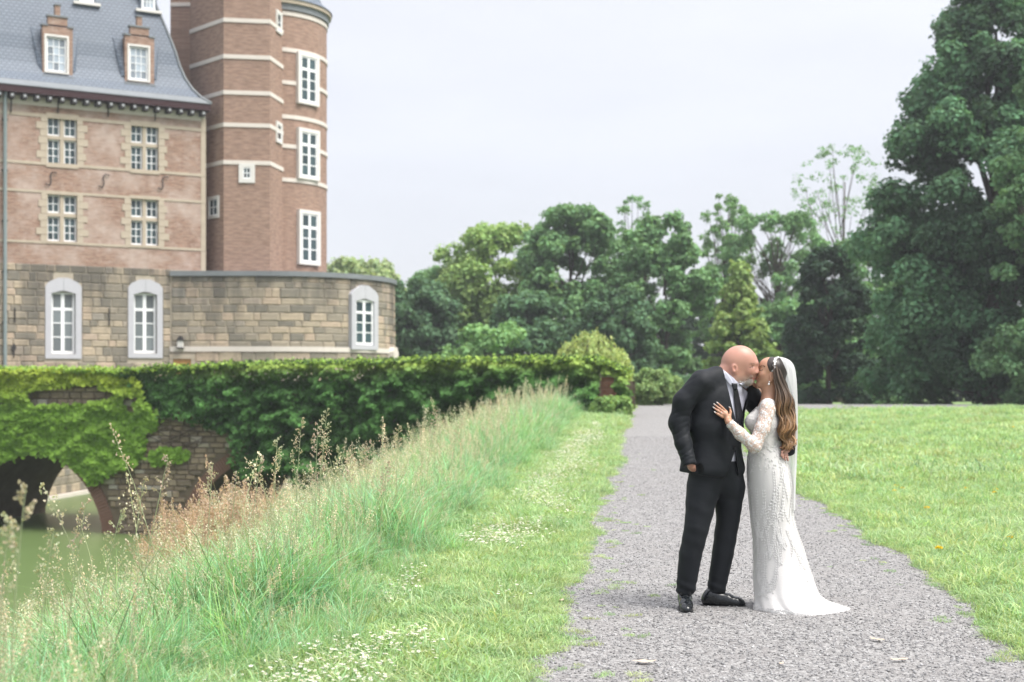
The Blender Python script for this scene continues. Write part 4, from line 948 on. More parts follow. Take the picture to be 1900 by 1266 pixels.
def panicles():
    '''single tall flowering grasses that stand clear of the meadow'''
    r = np.random.default_rng(71); out = []
    for u, v, D in ((607, 762, 10.2), (590, 790, 10.0), (560, 780, 10.6), (515, 815, 9.6), (740, 790, 12.5), (808, 762, 15.), (630, 832, 11.), (652, 846, 11.2), (690, 820, 12.), (312, 850, 7.6), (395, 862, 8.8), (268, 890, 8.2), (484, 846, 10.4), (100, 985, 6.4), (48, 905, 4.6), (16, 960, 4.9), (160, 935, 7.0), (850, 790, 17.), (905, 765, 21.), (960, 742, 25.), (720, 860, 11.5), (600, 850, 10.5), (440, 880, 9.5), (225, 950, 7.4)):
        tip = np.array(px(u, v, D)); x0 = tip[0]-r.normal()*.06-.05; b0 = np.array([x0, D+r.normal()*.05, float(ground(x0, D))]); H = tip[2]-b0[2]
        P = spline([b0, b0*.55+tip*.45+np.array([-.03, 0, .03]), b0*.15+tip*.85+np.array([-.012, 0, .012]), tip], 4); V, Fc, _ = tube(P, np.linspace(.0032, .0014, len(P)), 4, cap=False); c = np.array((.50, .56, .36)); out.append((V, Fc, np.repeat(c[None], len(V), 0)))
        sc = np.array([(.62, .56, .42), (.56, .58, .40), (.60, .50, .42)][r.integers(3)]); hl = min(.24, H*.3)*(.8+.4*r.random())
        for k in range(13):
            q = k/12; a = tip+(P[-5]-tip)/np.linalg.norm(P[-5]-tip)*hl*q; L_ = .09*(.25+q)*(1-.45*q)*r.uniform(.7, 1.2); d = np.array([r.choice([-1, 1])*.8, r.normal()*.5, .75]); d /= np.linalg.norm(d); e = a+d*L_; V, Fc, _ = tube(np.array([a, a*.5+e*.5+[0, 0, .006], e]), [.001, .0009, .0007], 3, cap=False); out.append((V, Fc, np.repeat(c[None], len(V), 0)))
            m = 10; t = r.uniform(.25, 1.05, (m, 1)); V, Fc, C = leaf_cards(a+(e-a)*t+r.normal(size=(m, 3))*.004, r.normal(size=(m, 3)), .014*r.uniform(.7, 1.3, m), r, swatch(r, m, sc, .2), droop=-1); out.append((V, Fc, C))
    V, Fc, C = merge(out); tag(link('grass_panicles', np_mesh('grass_panicles', V, Fc, C, mat=M_GRASS)), 'single tall flowering grass stems standing clear of the meadow', 'grass', kind='stuff')
panicles()
# short grass of the verge and the lawn
LG = [tuple(x*k_ for x, k_ in zip(q, (1.82, 1.74, 3.1))) for q in ((.20, .30, .075), (.17, .275, .07), (.225, .315, .10), (.15, .255, .07), (.245, .31, .085))]
def short(k, n=90, sp=.16, h=(.035, .085), w=.006, tone=1.0):
    r = np.random.default_rng(400+k); return blades(r, n, sp, h, w, (.3, 1.5), swatch(r, n, np.array(LG[k % 5])*tone, .25), L=3)
CS_ = proto('short_grass', [short(k) for k in range(5)])
CF_ = proto('lawn_grass', [short(k+9, 120, .42, (.05, .12), .018) for k in range(5)])
def verge():
    A = []
    for n, Y0, Y1, sc in ((4200, 4.5, 14, (.7, 1.3)), (3600, 14, 30, (1.0, 1.9)), (1800, 30, 56, (1.5, 2.4))):
        Y = Y0+(Y1-Y0)*rng.random(n); e0 = XB(Y)-.5; e1 = PL(Y)+edge_noise(Y, 1)+.1; x = e0+(e1-e0)*rng.random(n)**.85; rot, scl = rs_(rng, n, *sc); d = e1-x; scl *= np.clip(.45+d*1.6, .45, 1.15)[:, None]
        A.append((np.stack([x, Y, ground(x, Y)], -1), rot, scl))
    P, R_, S_ = (np.vstack(q) for q in zip(*A)); scatter('verge_grass', CS_, 5, P, R_, S_, 'short bright grass verge between the meadow and the gravel', 'grass', rng)
verge()
def lawn():
    A = []
    for n, Y0, Y1, xm, coll, sc in ((7500, 6.5, 22, .43, 0, (.8, 1.5)), (5200, 20, 40, .44, 1, (.7, 1.2)), (3800, 38, 58, .46, 1, (.9, 1.6))):
        Y = Y0+(Y1-Y0)*rng.random(n); e0 = path_right(Y)+edge_noise(Y, 2)*1.2-.1; e1 = np.maximum(e0+1.2, xm*Y+1.5); q = rng.random(n); q = np.where(rng.random(n) < .1, q*.06, q); x = e0+(e1-e0)*q; rot, scl = rs_(rng, n, *sc)
        scl *= np.clip(.5+(x-e0)*1.5, .5, 1)[:, None]*(1+.45*np.clip(vnoise(x, Y, 8, .16), -.4, 1))[:, None]; A.append((coll, np.stack([x, Y, g(Y)], -1), rot, scl))
    for c, cc in ((0, CS_), (1, CF_)):
        P, R_, S_ = (np.vstack(q) for q in zip(*[(p, r, s) for k, p, r, s in A if k == c])); scatter('lawn_grass', cc, 5, P, R_, S_, 'mown lawn grass right of the path, near part' if c == 0 else 'mown lawn grass farther along the path', 'grass', rng)
lawn()
# stray grass growing in the gravel margins, pebbles
n = 420; Y = 6+22*rng.random(n)**1.3; sd = rng.random(n) < .55; x = np.where(sd, PL(Y)+np.abs(rng.normal(size=n))*.28, path_right(Y)-np.abs(rng.normal(size=n))*.28); rot, scl = rs_(rng, n, .12, .42)
scatter('stray_grass', CS_, 5, np.stack([x, Y, g(Y)+.012], -1), rot, scl, 'sparse grass sprigs in the gravel margins', 'grass', rng)
def pebble(k):
    r = np.random.default_rng(500+k); d = np.array([(1, 0, 0), (-1, 0, 0), (0, 1, 0), (0, -1, 0), (0, 0, 1), (0, 0, -1)], float)*r.uniform(.6, 1.3, (6, 1)); d[:, 2] *= .55
    f = np.array([(0, 2, 4), (2, 1, 4), (1, 3, 4), (3, 0, 4), (2, 0, 5), (1, 2, 5), (3, 1, 5), (0, 3, 5)]); c = [.15, .2, .24, .28, .38, .22][k]; return d, f, np.repeat(np.array([[c, c*.99, c*1.0]]), 6, 0)
PB = bpy.data.collections.new('pebble'); M_PEB = leaf_mat('pebble_stone', trans=0, rough=.85, spec=.25, vary=.25)
for k in range(6): PB.objects.link(bpy.data.objects.new('pebble_%02d' % k, np_mesh('pebble', *pebble(k), mat=M_PEB)))
n = 46000; Y = 6+26*rng.random(n)**1.9; e0, e1 = PL(Y)+edge_noise(Y, 1), path_right(Y)+edge_noise(Y, 2)*1.2; x = e0+(e1-e0)*rng.random(n); rot = rng.uniform(0, 6.28, (n, 3))*np.array([.1, .1, 1]); s = .0045+.0085*rng.random(n)**3
scatter('loose_gravel', PB, 6, np.stack([x, Y, g(Y)+.014], -1), rot, np.repeat(s[:, None], 3, 1), 'loose grey chippings on the gravel path', 'gravel', rng)
# daisies in the verge
def daisy(k):
    r = np.random.default_rng(600+k); h = r.uniform(.10, .15); out = []; m = 12; a = np.arange(m)/m*6.283; V, Fc, C = [], [], []
    for q in a:
        i = len(V); c_, s_ = math.cos(q), math.sin(q); V += [(0, 0, h), (.012*c_-.004*s_, .012*s_+.004*c_, h+.002), (.02*c_, .02*s_, h+.003), (.012*c_+.004*s_, .012*s_-.004*c_, h+.002)]; Fc.append((i, i+1, i+2, i+3)); C += [(.78, .78, .76)]*4
    i = len(V); V += [(.006*math.cos(q), .006*math.sin(q), h+.0045) for q in (0, 1.57, 3.14, 4.71)]; Fc.append((i, i+1, i+2, i+3)); C += [(.6, .42, .04)]*4
    i = len(V); V += [(-.001, 0, 0), (.001, 0, 0), (.001, 0, h), (-.001, 0, h)]; Fc.append((i, i+1, i+2, i+3)); C += [(.15, .24, .07)]*4
    return np.array(V), np.array(Fc), np.array(C)
CD_ = proto('daisy', [daisy(k) for k in range(4)])
n = 9000; Y = 5.5+30*rng.random(n)**1.25; off = rng.normal(size=n)*.2+np.interp(Y, [7, 14, 30], [.34, .62, .7]); x = XB(Y)+off+.1*np.sin(Y*.9); k = (vnoise(x*1.5, Y*.5, 15, .9) > -.2); x, Y = x[k], Y[k]; n = len(x); rot, scl = rs_(rng, n, .42, .72, .25)
scl[:, 2] = rng.uniform(.6, .95, n)
scl *= (1+.022*(Y-8))[:, None]; scatter('daisies', CD_, 4, np.stack([x, Y, ground(x, Y)+.01], -1), rot, scl, 'drift of white daisies along the verge', 'daisies', rng)
# dandelions on the lawn, buttercups in the tall grass, fallen leaves on the gravel
M_YEL = simple('dandelion_yellow', (.75, .52, .02), .6, .2)
M_STEM = simple('flower_stem', (.16, .24, .07), .6, .2)
def dandelion(mat, r0=.022, h=.07):
    r = np.random.default_rng(7); P = r.normal(size=(60, 3)); P[:, 2] = np.abs(P[:, 2])*.5; P /= np.linalg.norm(P, axis=1)[:, None]; N_ = P+r.normal(size=P.shape)*.3
    V, Fc, C = leaf_cards(P*r0*np.array([1, 1, .55])+[0, 0, h], N_, r0*.9, r, np.ones((60, 3))); return np_mesh('flower_head', V, Fc, mat=mat)
DH = dandelion(M_YEL); st = MB(); st.tube([(0, 0, -.01), (.004, 0, .035), (0, 0, .07)], .0022, 5); so = st.build('stem', M_STEM); DS = so.data; bpy.data.objects.remove(so)
for u, v in ((1628, 843), (1651, 838), (1690, 839), (1700, 834), (1590, 866), (1663, 915), (1674, 920), (1660, 925), (1761, 897), (1792, 920), (1846, 928), (1848, 922), (1720, 958), (1836, 842), (1882, 827), (1874, 1017), (1742, 1038), (1532, 873), (1880, 800), (1770, 806), (1620, 790), (1840, 780), (1560, 800)):
    D = 9.
    for _ in range(20): D = (CZ-float(g(D)))/((v-HY)/F)*.5+D*.5
    p = px(u, v, D); o = empty('dandelion', (p.x, D, float(g(D))+.02), u*.37, 'yellow dandelion flower in the mown lawn', 'flower', 'dandelions on the lawn'); s = 1.15+.02*(D-9); o.scale = (s, s, 1.1); link('flower_head', DH, o); link('stem', DS, o)
bt = empty('buttercup', (0, 0, 0), 0, 'clump of small yellow buttercups among the tall grass', 'flower'); D = 13.2; p = px(668, 960, D); gz = float(ground(p.x, D)); bt.location = (p.x, D, gz)
DBm = dandelion(M_YEL, .02, 0)
for u, v in ((653, 960), (668, 965), (671, 957), (684, 952), (685, 960), (661, 952), (669, 980), (693, 984), (679, 968)):
    q = px(u, v, D+rng.uniform(-.1, .1))-bt.location; o = link('flower_head', DBm, bt); o.location = q; m = MB(); m.tube([(q.x*.7, q.y, 0), (q.x, q.y, q.z)], .003, 4); m.build('stem', M_STEM, bt)
M_DRY = simple('dry_leaf', (.50, .40, .30), .8, .2, 30, .2)
for i, (u, v, s, lb) in enumerate(((1195, 1237, .075, 'pale curled leaf on the gravel near the front edge, left of the couple'), (1450, 1240, .03, 'small dry leaf on the gravel below the bride\'s train'), (1628, 1195, .06, 'pale leaf lying on the gravel right of the bride\'s train'), (1668, 1233, .06, 'long dry leaf on the gravel, nearest the right lawn'), (1042, 1121, .05, 'brown leaf beside the left verge of the gravel'), (1150, 870, .05, 'brown leaf far up the left side of the gravel'))):
    D = CZ/((v-HY)/F); p = px(u, v, D); V = np.array([(-1, 0, .1), (-.5, .32, .05), (0, .4, .1), (.6, .25, .02), (1, 0, .16), (.6, -.25, .05), (0, -.38, .02), (-.5, -.3, .1), (0, 0, .0)])*s*.9
    o = link('fallen_leaf', np_mesh('fallen_leaf', V, np.array([(8, k, (k+1) % 8) for k in range(8)])[:, ::-1], mat=M_DRY)); o.location = (p.x, D, .026); o.rotation_euler = (0, 0, i*1.1); tag(o, lb, 'leaf', 'fallen leaves on the gravel')
# ------------------------------------------------------------------ the couple: sculpted as distance fields, meshed by surface nets
def W(u, v, dy=0.0): return np.array(px(u, v, FOCUS+dy))
PXM = FOCUS/F                                    # metres per photograph pixel at the couple
class Field:
    def __init__(s, lo, hi, res):
        s.lo = np.array(lo, float); s.res = res; s.n = np.ceil((np.array(hi)-s.lo)/res).astype(int)+1; s.f = np.full(s.n, 1.0, np.float32); s.ax = [s.lo[i]+np.arange(s.n[i])*res for i in range(3)]
    def sl(s, lo, hi):
        a = np.clip(((np.array(lo)-s.lo)/s.res).astype(int), 0, s.n); b = np.clip(((np.array(hi)-s.lo)/s.res).astype(int)+2, 0, s.n); return tuple(slice(x, y) for x, y in zip(a, b))
    def grid(s, q): return np.meshgrid(*[s.ax[i][q[i]] for i in range(3)], indexing='ij', sparse=True)
    def put(s, q, d, k, mode):
        if 0 in d.shape: return
        f = s.f[q]; k = max(k, 1e-4)
        if mode == 'add': h = np.clip(.5+.5*(f-d)/k, 0, 1); s.f[q] = f*(1-h)+d*h-k*h*(1-h)
        else: h = np.clip(.5-.5*(f+d)/k, 0, 1); s.f[q] = f*(1-h)-d*h+k*h*(1-h)
    def cone(s, a, b, ra, rb, k=.02, mode='add', fold=None):
        a, b = np.array(a, float), np.array(b, float); r = max(ra, rb)+k+s.res*3+(.02 if fold else 0); q = s.sl(np.minimum(a, b)-r, np.maximum(a, b)+r); X, Y, Z = s.grid(q); e = b-a; L = e.dot(e)+1e-12
        t = np.clip(((X-a[0])*e[0]+(Y-a[1])*e[1]+(Z-a[2])*e[2])/L, 0, 1); d = np.sqrt((X-a[0]-t*e[0])**2+(Y-a[1]-t*e[1])**2+(Z-a[2]-t*e[2])**2)-(ra+(rb-ra)*t)
        if fold: d = d+fold(t, X, Y, Z)
        s.put(q, d.astype(np.float32), k, mode)
    def chain(s, pts, rs, k=.02, **kw):
        for a, b, ra, rb in zip(pts, pts[1:], rs, rs[1:]): s.cone(a, b, ra, rb, k, **kw)
    def ell(s, c, r, k=.02, R=None, mode='add'):
        c, r = np.array(c, float), np.array(r, float); m = r.max()+k+s.res*3; q = s.sl(c-m, c+m); X, Y, Z = s.grid(q); D = [X-c[0], Y-c[1], Z-c[2]]
        if R is not None: D = [R[i][0]*D[0]+R[i][1]*D[1]+R[i][2]*D[2] for i in range(3)]
        k0 = np.sqrt(sum((D[i]/r[i])**2 for i in range(3))); k1 = np.sqrt(sum((D[i]/r[i]**2)**2 for i in range(3)))+1e-9; s.put(q, (k0*(k0-1)/k1).astype(np.float32), k, mode)
    def cut(s, fn, k=.003, lo=None, hi=None):
        q = s.sl(lo if lo is not None else s.lo, hi if hi is not None else s.lo+s.n*s.res); X, Y, Z = s.grid(q); d = np.broadcast_to(fn(X, Y, Z), s.f[q].shape).astype(np.float32); s.put(q, d, k, 'sub')
    def warp(s, fn):
        q = s.sl(s.lo, s.lo+s.n*s.res); X, Y, Z = s.grid(q); s.f += np.broadcast_to(fn(X, Y, Z), s.f.shape).astype(np.float32)
    def mesh(s):
        f = s.f; ins = f < 0; n = np.array(f.shape)-1
        cnt = np.zeros(n, np.int8)
        C = [(i, j, k) for i in (0, 1) for j in (0, 1) for k in (0, 1)]; g_ = lambda c: (slice(c[0], c[0]+n[0]), slice(c[1], c[1]+n[1]), slice(c[2], c[2]+n[2]))
        for c in C: cnt += ins[g_(c)]
        act = np.argwhere((cnt > 0) & (cnt < 8)); idm = np.full(n, -1, np.int32); idm[tuple(act.T)] = np.arange(len(act)); acc = np.zeros((len(act), 3)); num = np.zeros(len(act))
        for c in C:
            for ax in range(3):
                if c[ax]: continue
                e = list(c); e[ax] = 1; v0 = f[tuple((act+c).T)]; v1 = f[tuple((act+e).T)]; m = (v0 < 0) != (v1 < 0); t = np.where(m, v0/(np.where(m, v0-v1, 1)), 0); p = np.array(c, float)[None]+np.zeros((len(act), 3)); p[:, ax] += t; acc += p*m[:, None]; num += m
        V = s.lo+(act+acc/num[:, None])*s.res; Fs = []
        for ax in range(3):
            b, c = (ax+1) % 3, (ax+2) % 3; sl0 = [slice(None)]*3; sl1 = [slice(None)]*3; sl0[ax] = slice(0, -1); sl1[ax] = slice(1, None)
            a0, a1 = ins[tuple(sl0)], ins[tuple(sl1)]; ed = np.argwhere(a0 != a1); ok = (ed[:, b] > 0) & (ed[:, c] > 0) & (ed[:, b] < n[b]) & (ed[:, c] < n[c]); ed = ed[ok]; flip = a0[tuple(ed.T)]
            qd = []
            for ob, oc in ((-1, -1), (0, -1), (0, 0), (-1, 0)): e = ed.copy(); e[:, b] += ob; e[:, c] += oc; qd.append(idm[tuple(e.T)])
            qd = np.stack(qd, -1); qd[~flip] = qd[~flip][:, ::-1]; Fs.append(qd)
        return V, np.vstack(Fs)
def relax(V, Fc, it=2, lam=.5):
    E = np.vstack([Fc[:, [0, 1]], Fc[:, [1, 2]], Fc[:, [2, 3]], Fc[:, [3, 0]]])
    for _ in range(it):
        S = np.zeros_like(V); N_ = np.zeros(len(V)); np.add.at(S, E[:, 0], V[E[:, 1]]); np.add.at(N_, E[:, 0], 1); np.add.at(S, E[:, 1], V[E[:, 0]]); np.add.at(N_, E[:, 1], 1); V = V*(1-lam)+lam*S/np.maximum(N_, 1)[:, None]
    return V
class Skin:
    """finds the camera-side surface point of a sculpted mesh at a photograph pixel"""
    def __init__(s, V): s.V = V; s.u = UX+V[:, 0]/V[:, 1]*F; s.v = HY-(V[:, 2]-CZ)/V[:, 1]*F
    def at(s, u, v, off=0.0, r=2.2):
        while True:
            k = (np.abs(s.u-u) < r) & (np.abs(s.v-v) < r)
            if k.any(): break
            r *= 1.4
        D = s.V[k, 1].min(); return np.array(px(u, v, D-off))
def body(name, V, Fc, par, mat, col=None, smooth=True, it=1):
    V = relax(V, Fc, it) if it else V
    if callable(col): col = col(V)
    o = np.array(par.location) if par else 0; return link(name, np_mesh(name, V-o, Fc, col, smooth=smooth, mat=mat), par)
def hand(fd, wrist, palm0, palm1, fingers, thumb, pr=.03, fr=.0078):
    fd.cone(wrist, palm0, pr*.72, pr*.8, .012); fd.cone(palm0, palm1, pr*.8, pr*.72, .012)
    for ch in fingers: fd.chain([np.array(p) for p in ch], np.linspace(fr*1.12, fr*.82, len(ch)), .004)
    fd.chain([np.array(p) for p in thumb], [fr*1.5, fr*1.15, fr*.9], .006)
def m_skin(name):
    t = NT(name); c = t.attr(); o = t.coord(); f = t.noise(o, 40, 4); f2 = t.noise(o, 9, 3)
    c = t.mix(t.math('MULTIPLY', f, .16), c, (.30, .13, .09)); c = t.mix(t.ramp(f2, [(.45, (0, 0, 0)), (.75, (.25, .25, .25))]), c, (.42, .17, .12))
    return t.out(t.pbr(c, .42, .4, bump=f, bstr=.08, bdist=.002, Subsurface_Weight=.05, Subsurface_Scale=.006))
M_SKIN = m_skin('skin')
def m_suit():
    t = NT('navy_black_wool'); c = t.coord(); f = t.noise(c, 350, 2); k = t.noise(c, 7, 3); a = t.mix(k, (.004, .0055, .008), (.007, .009, .0125))
    return t.out(t.pbr(a, .66, .26, bump=t.noise(t.coord('Object', (1, 1, 1.8)), 8, 3), bstr=.2, bdist=.015, Sheen_Weight=.02))
M_SUIT = m_suit(); M_LAPEL = simple('lapel_wool', (.011, .014, .018), .5, .28, 9, .2)
M_SHIRT = simple('white_shirt_cotton', (.44, .445, .52), .8, .2, 12, .06)
M_TIE = simple('black_silk_tie', (.010, .011, .015), .45, .4); M_SHOE = simple('black_polished_leather', (.008, .010, .012), .22, .5); M_SOLE = simple('shoe_sole', (.006, .006, .007), .6, .3)
def noise3(X, Y, Z, sc, seed):
    r = np.random.default_rng(seed); o = 0
    for k in range(6):
        d = r.normal(size=3)*sc; o = o+np.sin(X*d[0]+Y*d[1]+Z*d[2]+r.uniform(0, 6))
    return o/6
# ============ the groom
yaw = rad(35); FV = np.array([math.sin(yaw), -math.cos(yaw), 0]); LV = np.array([math.cos(yaw), math.sin(yaw), 0]); RT = np.array([LV, FV, [0, 0, 1]])
UC = lambda v: np.interp(v, [690, 735, 790, 850, 900], [1346, 1341, 1331, 1326, 1328])
T = lambda v, la, fa=0.0: W(UC(v), v, 0)+LV*la+FV*fa
GR = empty('person', W(1318, 1129.9, 0), 0, 'bald bearded man in a black suit with one hand in his pocket, kissing the bride', 'person')
LO, HI = W(1215, 1146, -.42), W(1500, 625, .42)
def torso(fd, d):
    fd.ell(T(742, -.008, -.005), (.210+d, .118+d, .165+d), .05, RT); fd.ell(T(790, -.012, .0), (.208+d, .142+d, .2+d), .06, RT); fd.ell(T(848, 0, 0), (.203+d, .145+d, .17+d), .06, RT)
    fd.cone(T(706, -.185), T(694, -.03), .058+d, .062+d, .05); fd.cone(T(709, .165), T(694, .03), .058+d, .062+d, .05)
S_near = [T(711, -.212), W(1268, 745, -.135), W(1259, 785, -.125), W(1268, 822, -.16), W(1278, 857, -.195)]
S_far = [T(722, .185), W(1415, 765, .17), W(1438, 805, .19), W(1452, 825, .13), W(1464, 834, .035)]
# body: one continuous skin
fb = Field(W(1225, 1125, -.4), W(1490, 628, .4), .0048)
hd = fb
fb.ell(W(1372.5, 670.5, 0), (.112, .080, .105), .02)                                  # cranium
fb.ell(W(1361, 677, 0), (.078, .074, .085), .03)                                      # back of the skull
fb.ell(W(1387, 684, 0), (.069, .062, .098), .03)                                      # face
fb.cone(W(1366, 699, -.035), W(1388, 706, -.012), .036, .028, .03); fb.cone(W(1366, 699, .035), W(1388, 706, .012), .036, .028, .03)   # jaw
fb.ell(W(1389.5, 708, 0), (.026, .03, .024), .02)                                     # chin
fb.ell(W(1400, 674.5, 0), (.022, .05, .013), .018)                                    # brow ridge
fb.cone(W(1402, 679, -.014), W(1405, 690, -.034), .010, .013, .014); fb.ell(W(1402.5, 692, -.046), (.011, .008, .008), .007); fb.ell(W(1404, 692, -.022), (.011, .009, .008), .007); fb.ell(W(1402, 693.6, -.05), (.005, .004, .003), .003, mode='sub')
fb.ell(W(1397, 700.5, 0), (.016, .026, .008), .008); fb.ell(W(1396, 704.5, 0), (.015, .023, .008), .008)          # lips
fb.ell(W(1398.5, 702.6, -.012), (.013, .03, .0022), .002, mode='sub'); fb.cone(W(1398, 692, -.05), W(1392, 703, -.045), .0025, .003, .006, mode='sub')
for sg in (-1, 1):
    fb.ell(W(1394, 681, sg*.052), (.012, .010, .008), .016, mode='sub')                # eye sockets
    fb.ell(W(1394.5, 681.5, sg*.036), (.015, .014, .012), .006)
    fb.ell(W(1392, 690, sg*.043), (.026, .02, .022), .03)                              # cheekbones
    ex_ = W(1362, 684.5, sg*.078); fb.ell(ex_, (.021, .016, .032), .005); fb.ell(ex_+np.array([.004, sg*.016, .004]), (.012, .014, .021), .004, mode='sub'); fb.ell(W(1363.5, 692, sg*.074), (.010, .008, .011), .006)
fb.chain([W(1364, 690, 0), W(1354, 712, 0), W(1350, 722, .01)], [.070, .068, .066], .03)
fb.ell(W(1347, 683, 0), (.03, .05, .02), .02)
torso(fb, -.022)
fb.chain(S_near, [.045, .045, .042, .038, .03], .02); fb.chain(S_far, [.04, .045, .042, .04, .028], .02)
# right hand slipping into the trouser pocket
fb.chain([W(1278, 856, -.195), W(1283, 866, -.16), W(1289, 876, -.08)], [.022, .023, .022], .015); fb.chain([W(1282, 862, -.19), W(1286, 868, -.175), W(1290, 875, -.12)], [.009, .009, .009], .006)
# left hand round the bride's waist
hand(fb, W(1463, 834, .03), W(1459, 835, -.005), W(1453, 840, -.075),
     [[W(1456, 833, -.075), W(1451, 839, -.118), W(1450, 846, -.128)], [W(1457, 838, -.07), W(1453, 845, -.118), W(1453, 851, -.128)], [W(1458.5, 841, -.06), W(1457, 848, -.108), W(1457, 854, -.118)], [W(1460, 843, -.05), W(1461, 849, -.092), W(1462, 855, -.102)]],
     [W(1460, 831, -.01), W(1453, 829, -.06), W(1448, 831, -.10)], .026)
LegA = [W(1305, 905, -.04), W(1292.5, 980, -.085), W(1281, 1030, -.075), W(1272.5, 1092, -.06)]; LegB = [W(1352, 905, .03), W(1351, 962, .035), W(1341.5, 1026, .05), W(1328.5, 1096, .06)]
fb.chain(LegA, [.07, .055, .045, .035], .02); fb.chain(LegB, [.07, .055, .045, .035], .02)
def skin_col_m(V):
    u = UX+V[:, 0]/V[:, 1]*F; v = HY-(V[:, 2]-CZ)/V[:, 1]*F; c = np.tile(np.array([.385, .205, .155]), (len(V), 1))
    c *= (1+.12*sm(676, 650, v))[:, None]; red = (np.exp(-((u-1394)/9)**2-((v-691)/6)**2)*.3+np.exp(-((u-1362)/6)**2-((v-684)/8)**2)*.35)[:, None]; c = c*(1-red)+np.array([.46, .17, .12])*red  # lighter towards the crown: scalp highlight put into the skin colour; ruddy cheek and ear
    st = (sm(694, 703, v)*sm(722, 714, v)*sm(1350, 1372, u)*.45)[:, None]; c = c*(1-st)+np.array([.30, .25, .22])*st
    lp = (np.exp(-((u-1398)/3.2)**2-((v-702.3)/2.6)**2)*.8)[:, None]; c = c*(1-lp)+np.array([.34, .12, .10])*lp; return c
Vb, Fb = fb.mesh(); Vb = relax(Vb, Fb, 1); body('body', Vb, Fb, GR, M_SKIN, skin_col_m, it=0); SB = Skin(Vb)
# shirt, collar, tie
fs = Field(T(800, 0)-.36, T(740, 0)+np.array([.38, .38, .35]), .006)
torso(fs, -.012); fs.chain([W(1353, 719, 0), W(1350, 692, 0)], [.088, .081], .02)
def above(X, Y, Z, a=W(1331, 679.5), b=W(1366, 708)):
    nx, nz = -(b[2]-a[2]), (b[0]-a[0]); l = math.hypot(nx, nz); return -((X-a[0])*nx+(Z-a[2])*nz)/l+0*Y
fs.chain(S_far[:2], [.066, .058], .03); fs.chain(S_near[:2], [.066, .058], .03)
fs.cut(above, .004); fs.cut(lambda X, Y, Z: Z-W(0, 868)[2]+0*X+0*Y)
Vs, Fs_ = fs.mesh(); Vs = relax(Vs, Fs_, 1); body('shirt', Vs, Fs_, GR, M_SHIRT, it=0); SS = Skin(Vs)
def patch_from(skin, rows, name, mat, par, off=.006, thick=.006, smooth=True):
    """a cloth strip laid on a surface: rows of pixel points, given thickness"""
    P = np.array([[skin.at(u, v, off) for u, v in r] for r in rows]); P[1:-1] = (P[:-2]+2*P[1:-1]+P[2:])/4
    n, m = P.shape[:2]; B = P+np.array([0, thick, 0]); V = np.vstack([P.reshape(-1, 3), B.reshape(-1, 3)]); N = n*m; Fc = []
    for i in range(n-1):
        for j in range(m-1): a = i*m+j; Fc += [(a, a+1, a+m+1, a+m), (N+a, N+a+m, N+a+m+1, N+a+1)]
    for i in range(n-1): a = i*m; Fc += [(a, a+m, N+a+m, N+a)]; a = i*m+m-1; Fc += [(a, N+a, N+a+m, a+m)]
    for j in range(m-1): a = j; Fc += [(a, N+a, N+a+1, a+1)]; a = (n-1)*m+j; Fc += [(a, a+1, N+a+1, N+a)]
    return body(name, V, np.array(Fc), par, mat, smooth=smooth, it=0)
def strip(L_, R_, n=14, m=5):
    t = np.linspace(0, 1, n); L_ = np.array(L_, float); R_ = np.array(R_, float); il = np.linspace(0, 1, len(L_)); ir = np.linspace(0, 1, len(R_))
    out = []
    for q in t:
        a = np.array([np.interp(q, il, L_[:, k]) for k in (0, 1)]); b = np.array([np.interp(q, ir, R_[:, k]) for k in (0, 1)]); out.append([tuple(a+(b-a)*x) for x in np.linspace(0, 1, m)])
    return out
tie = patch_from(SS, strip([(1360.5, 722), (1363, 745), (1366, 770), (1368, 800)], [(1369, 722), (1374, 745), (1379, 770), (1381, 800)], 16, 6), 'tie', M_TIE, GR, .008, .008)
kn = patch_from(SS, strip([(1358, 711), (1361, 723)], [(1368.5, 711.5), (1368.5, 723)], 7, 6), 'tie_knot', M_TIE, GR, .018, .016); kn.parent = tie; kn.location = (0, 0, 0)
for nm, A_l, A_r in (('collar_wing', [(1337, 690), (1346, 704), (1356, 717)], [(1347, 690), (1357, 702), (1361, 712)]), ('collar_wing', [(1371, 712), (1379, 717), (1384, 722)], [(1378, 710), (1386, 713), (1390, 716)])):
    patch_from(SS, strip(A_l, A_r, 8, 5), nm, M_SHIRT, GR, .012, .006)
# jacket
fj = Field(W(1225, 905, -.42), W(1490, 670, .42), .0055)
torso(fj, .004)
def arm_fold(amp, n, ph): return lambda t, X, Y, Z: 1.15*amp*np.exp(-(np.sin(t*n*.55+ph+X*34-Z*6+.9*np.sin(Y*55+Z*31+ph))/.36)**2)*np.sin(np.pi*np.clip(t, 0.04, .96))**.5
fj.cone(S_near[0], S_near[1], .078, .065, .04, fold=arm_fold(.0025, 9, 0)); fj.cone(S_near[1], S_near[2], .065, .062, .03, fold=arm_fold(.0028, 17, 1)); fj.cone(S_near[2], S_near[3], .062, .055, .03, fold=arm_fold(.0042, 21, 2)); fj.cone(S_near[3], S_near[4]+(S_near[4]-S_near[3])*.15, .055, .046, .02, fold=arm_fold(.0036, 23, 0))
fj.chain(S_far, [.080, .070, .066, .058, .046], .03)
fj.ell(T(872, 0, 0), (.222, .158, .10), .06, RT); fj.cone(W(1280, 840, -.02), W(1273, 874, -.015), .05, .045, .04)
fj.warp(lambda X, Y, Z: .0012*noise3(X, Y, Z*.6, 24, 3)+.0016*noise3(X*1.2, Y, Z*2.6, 60, 5))
cz0 = W(0, 892)[2]; fj.cut(lambda X, Y, Z: Z-(cz0+.055*((W(1386, 0)[0]-X)/.4))+0*Y, .004)
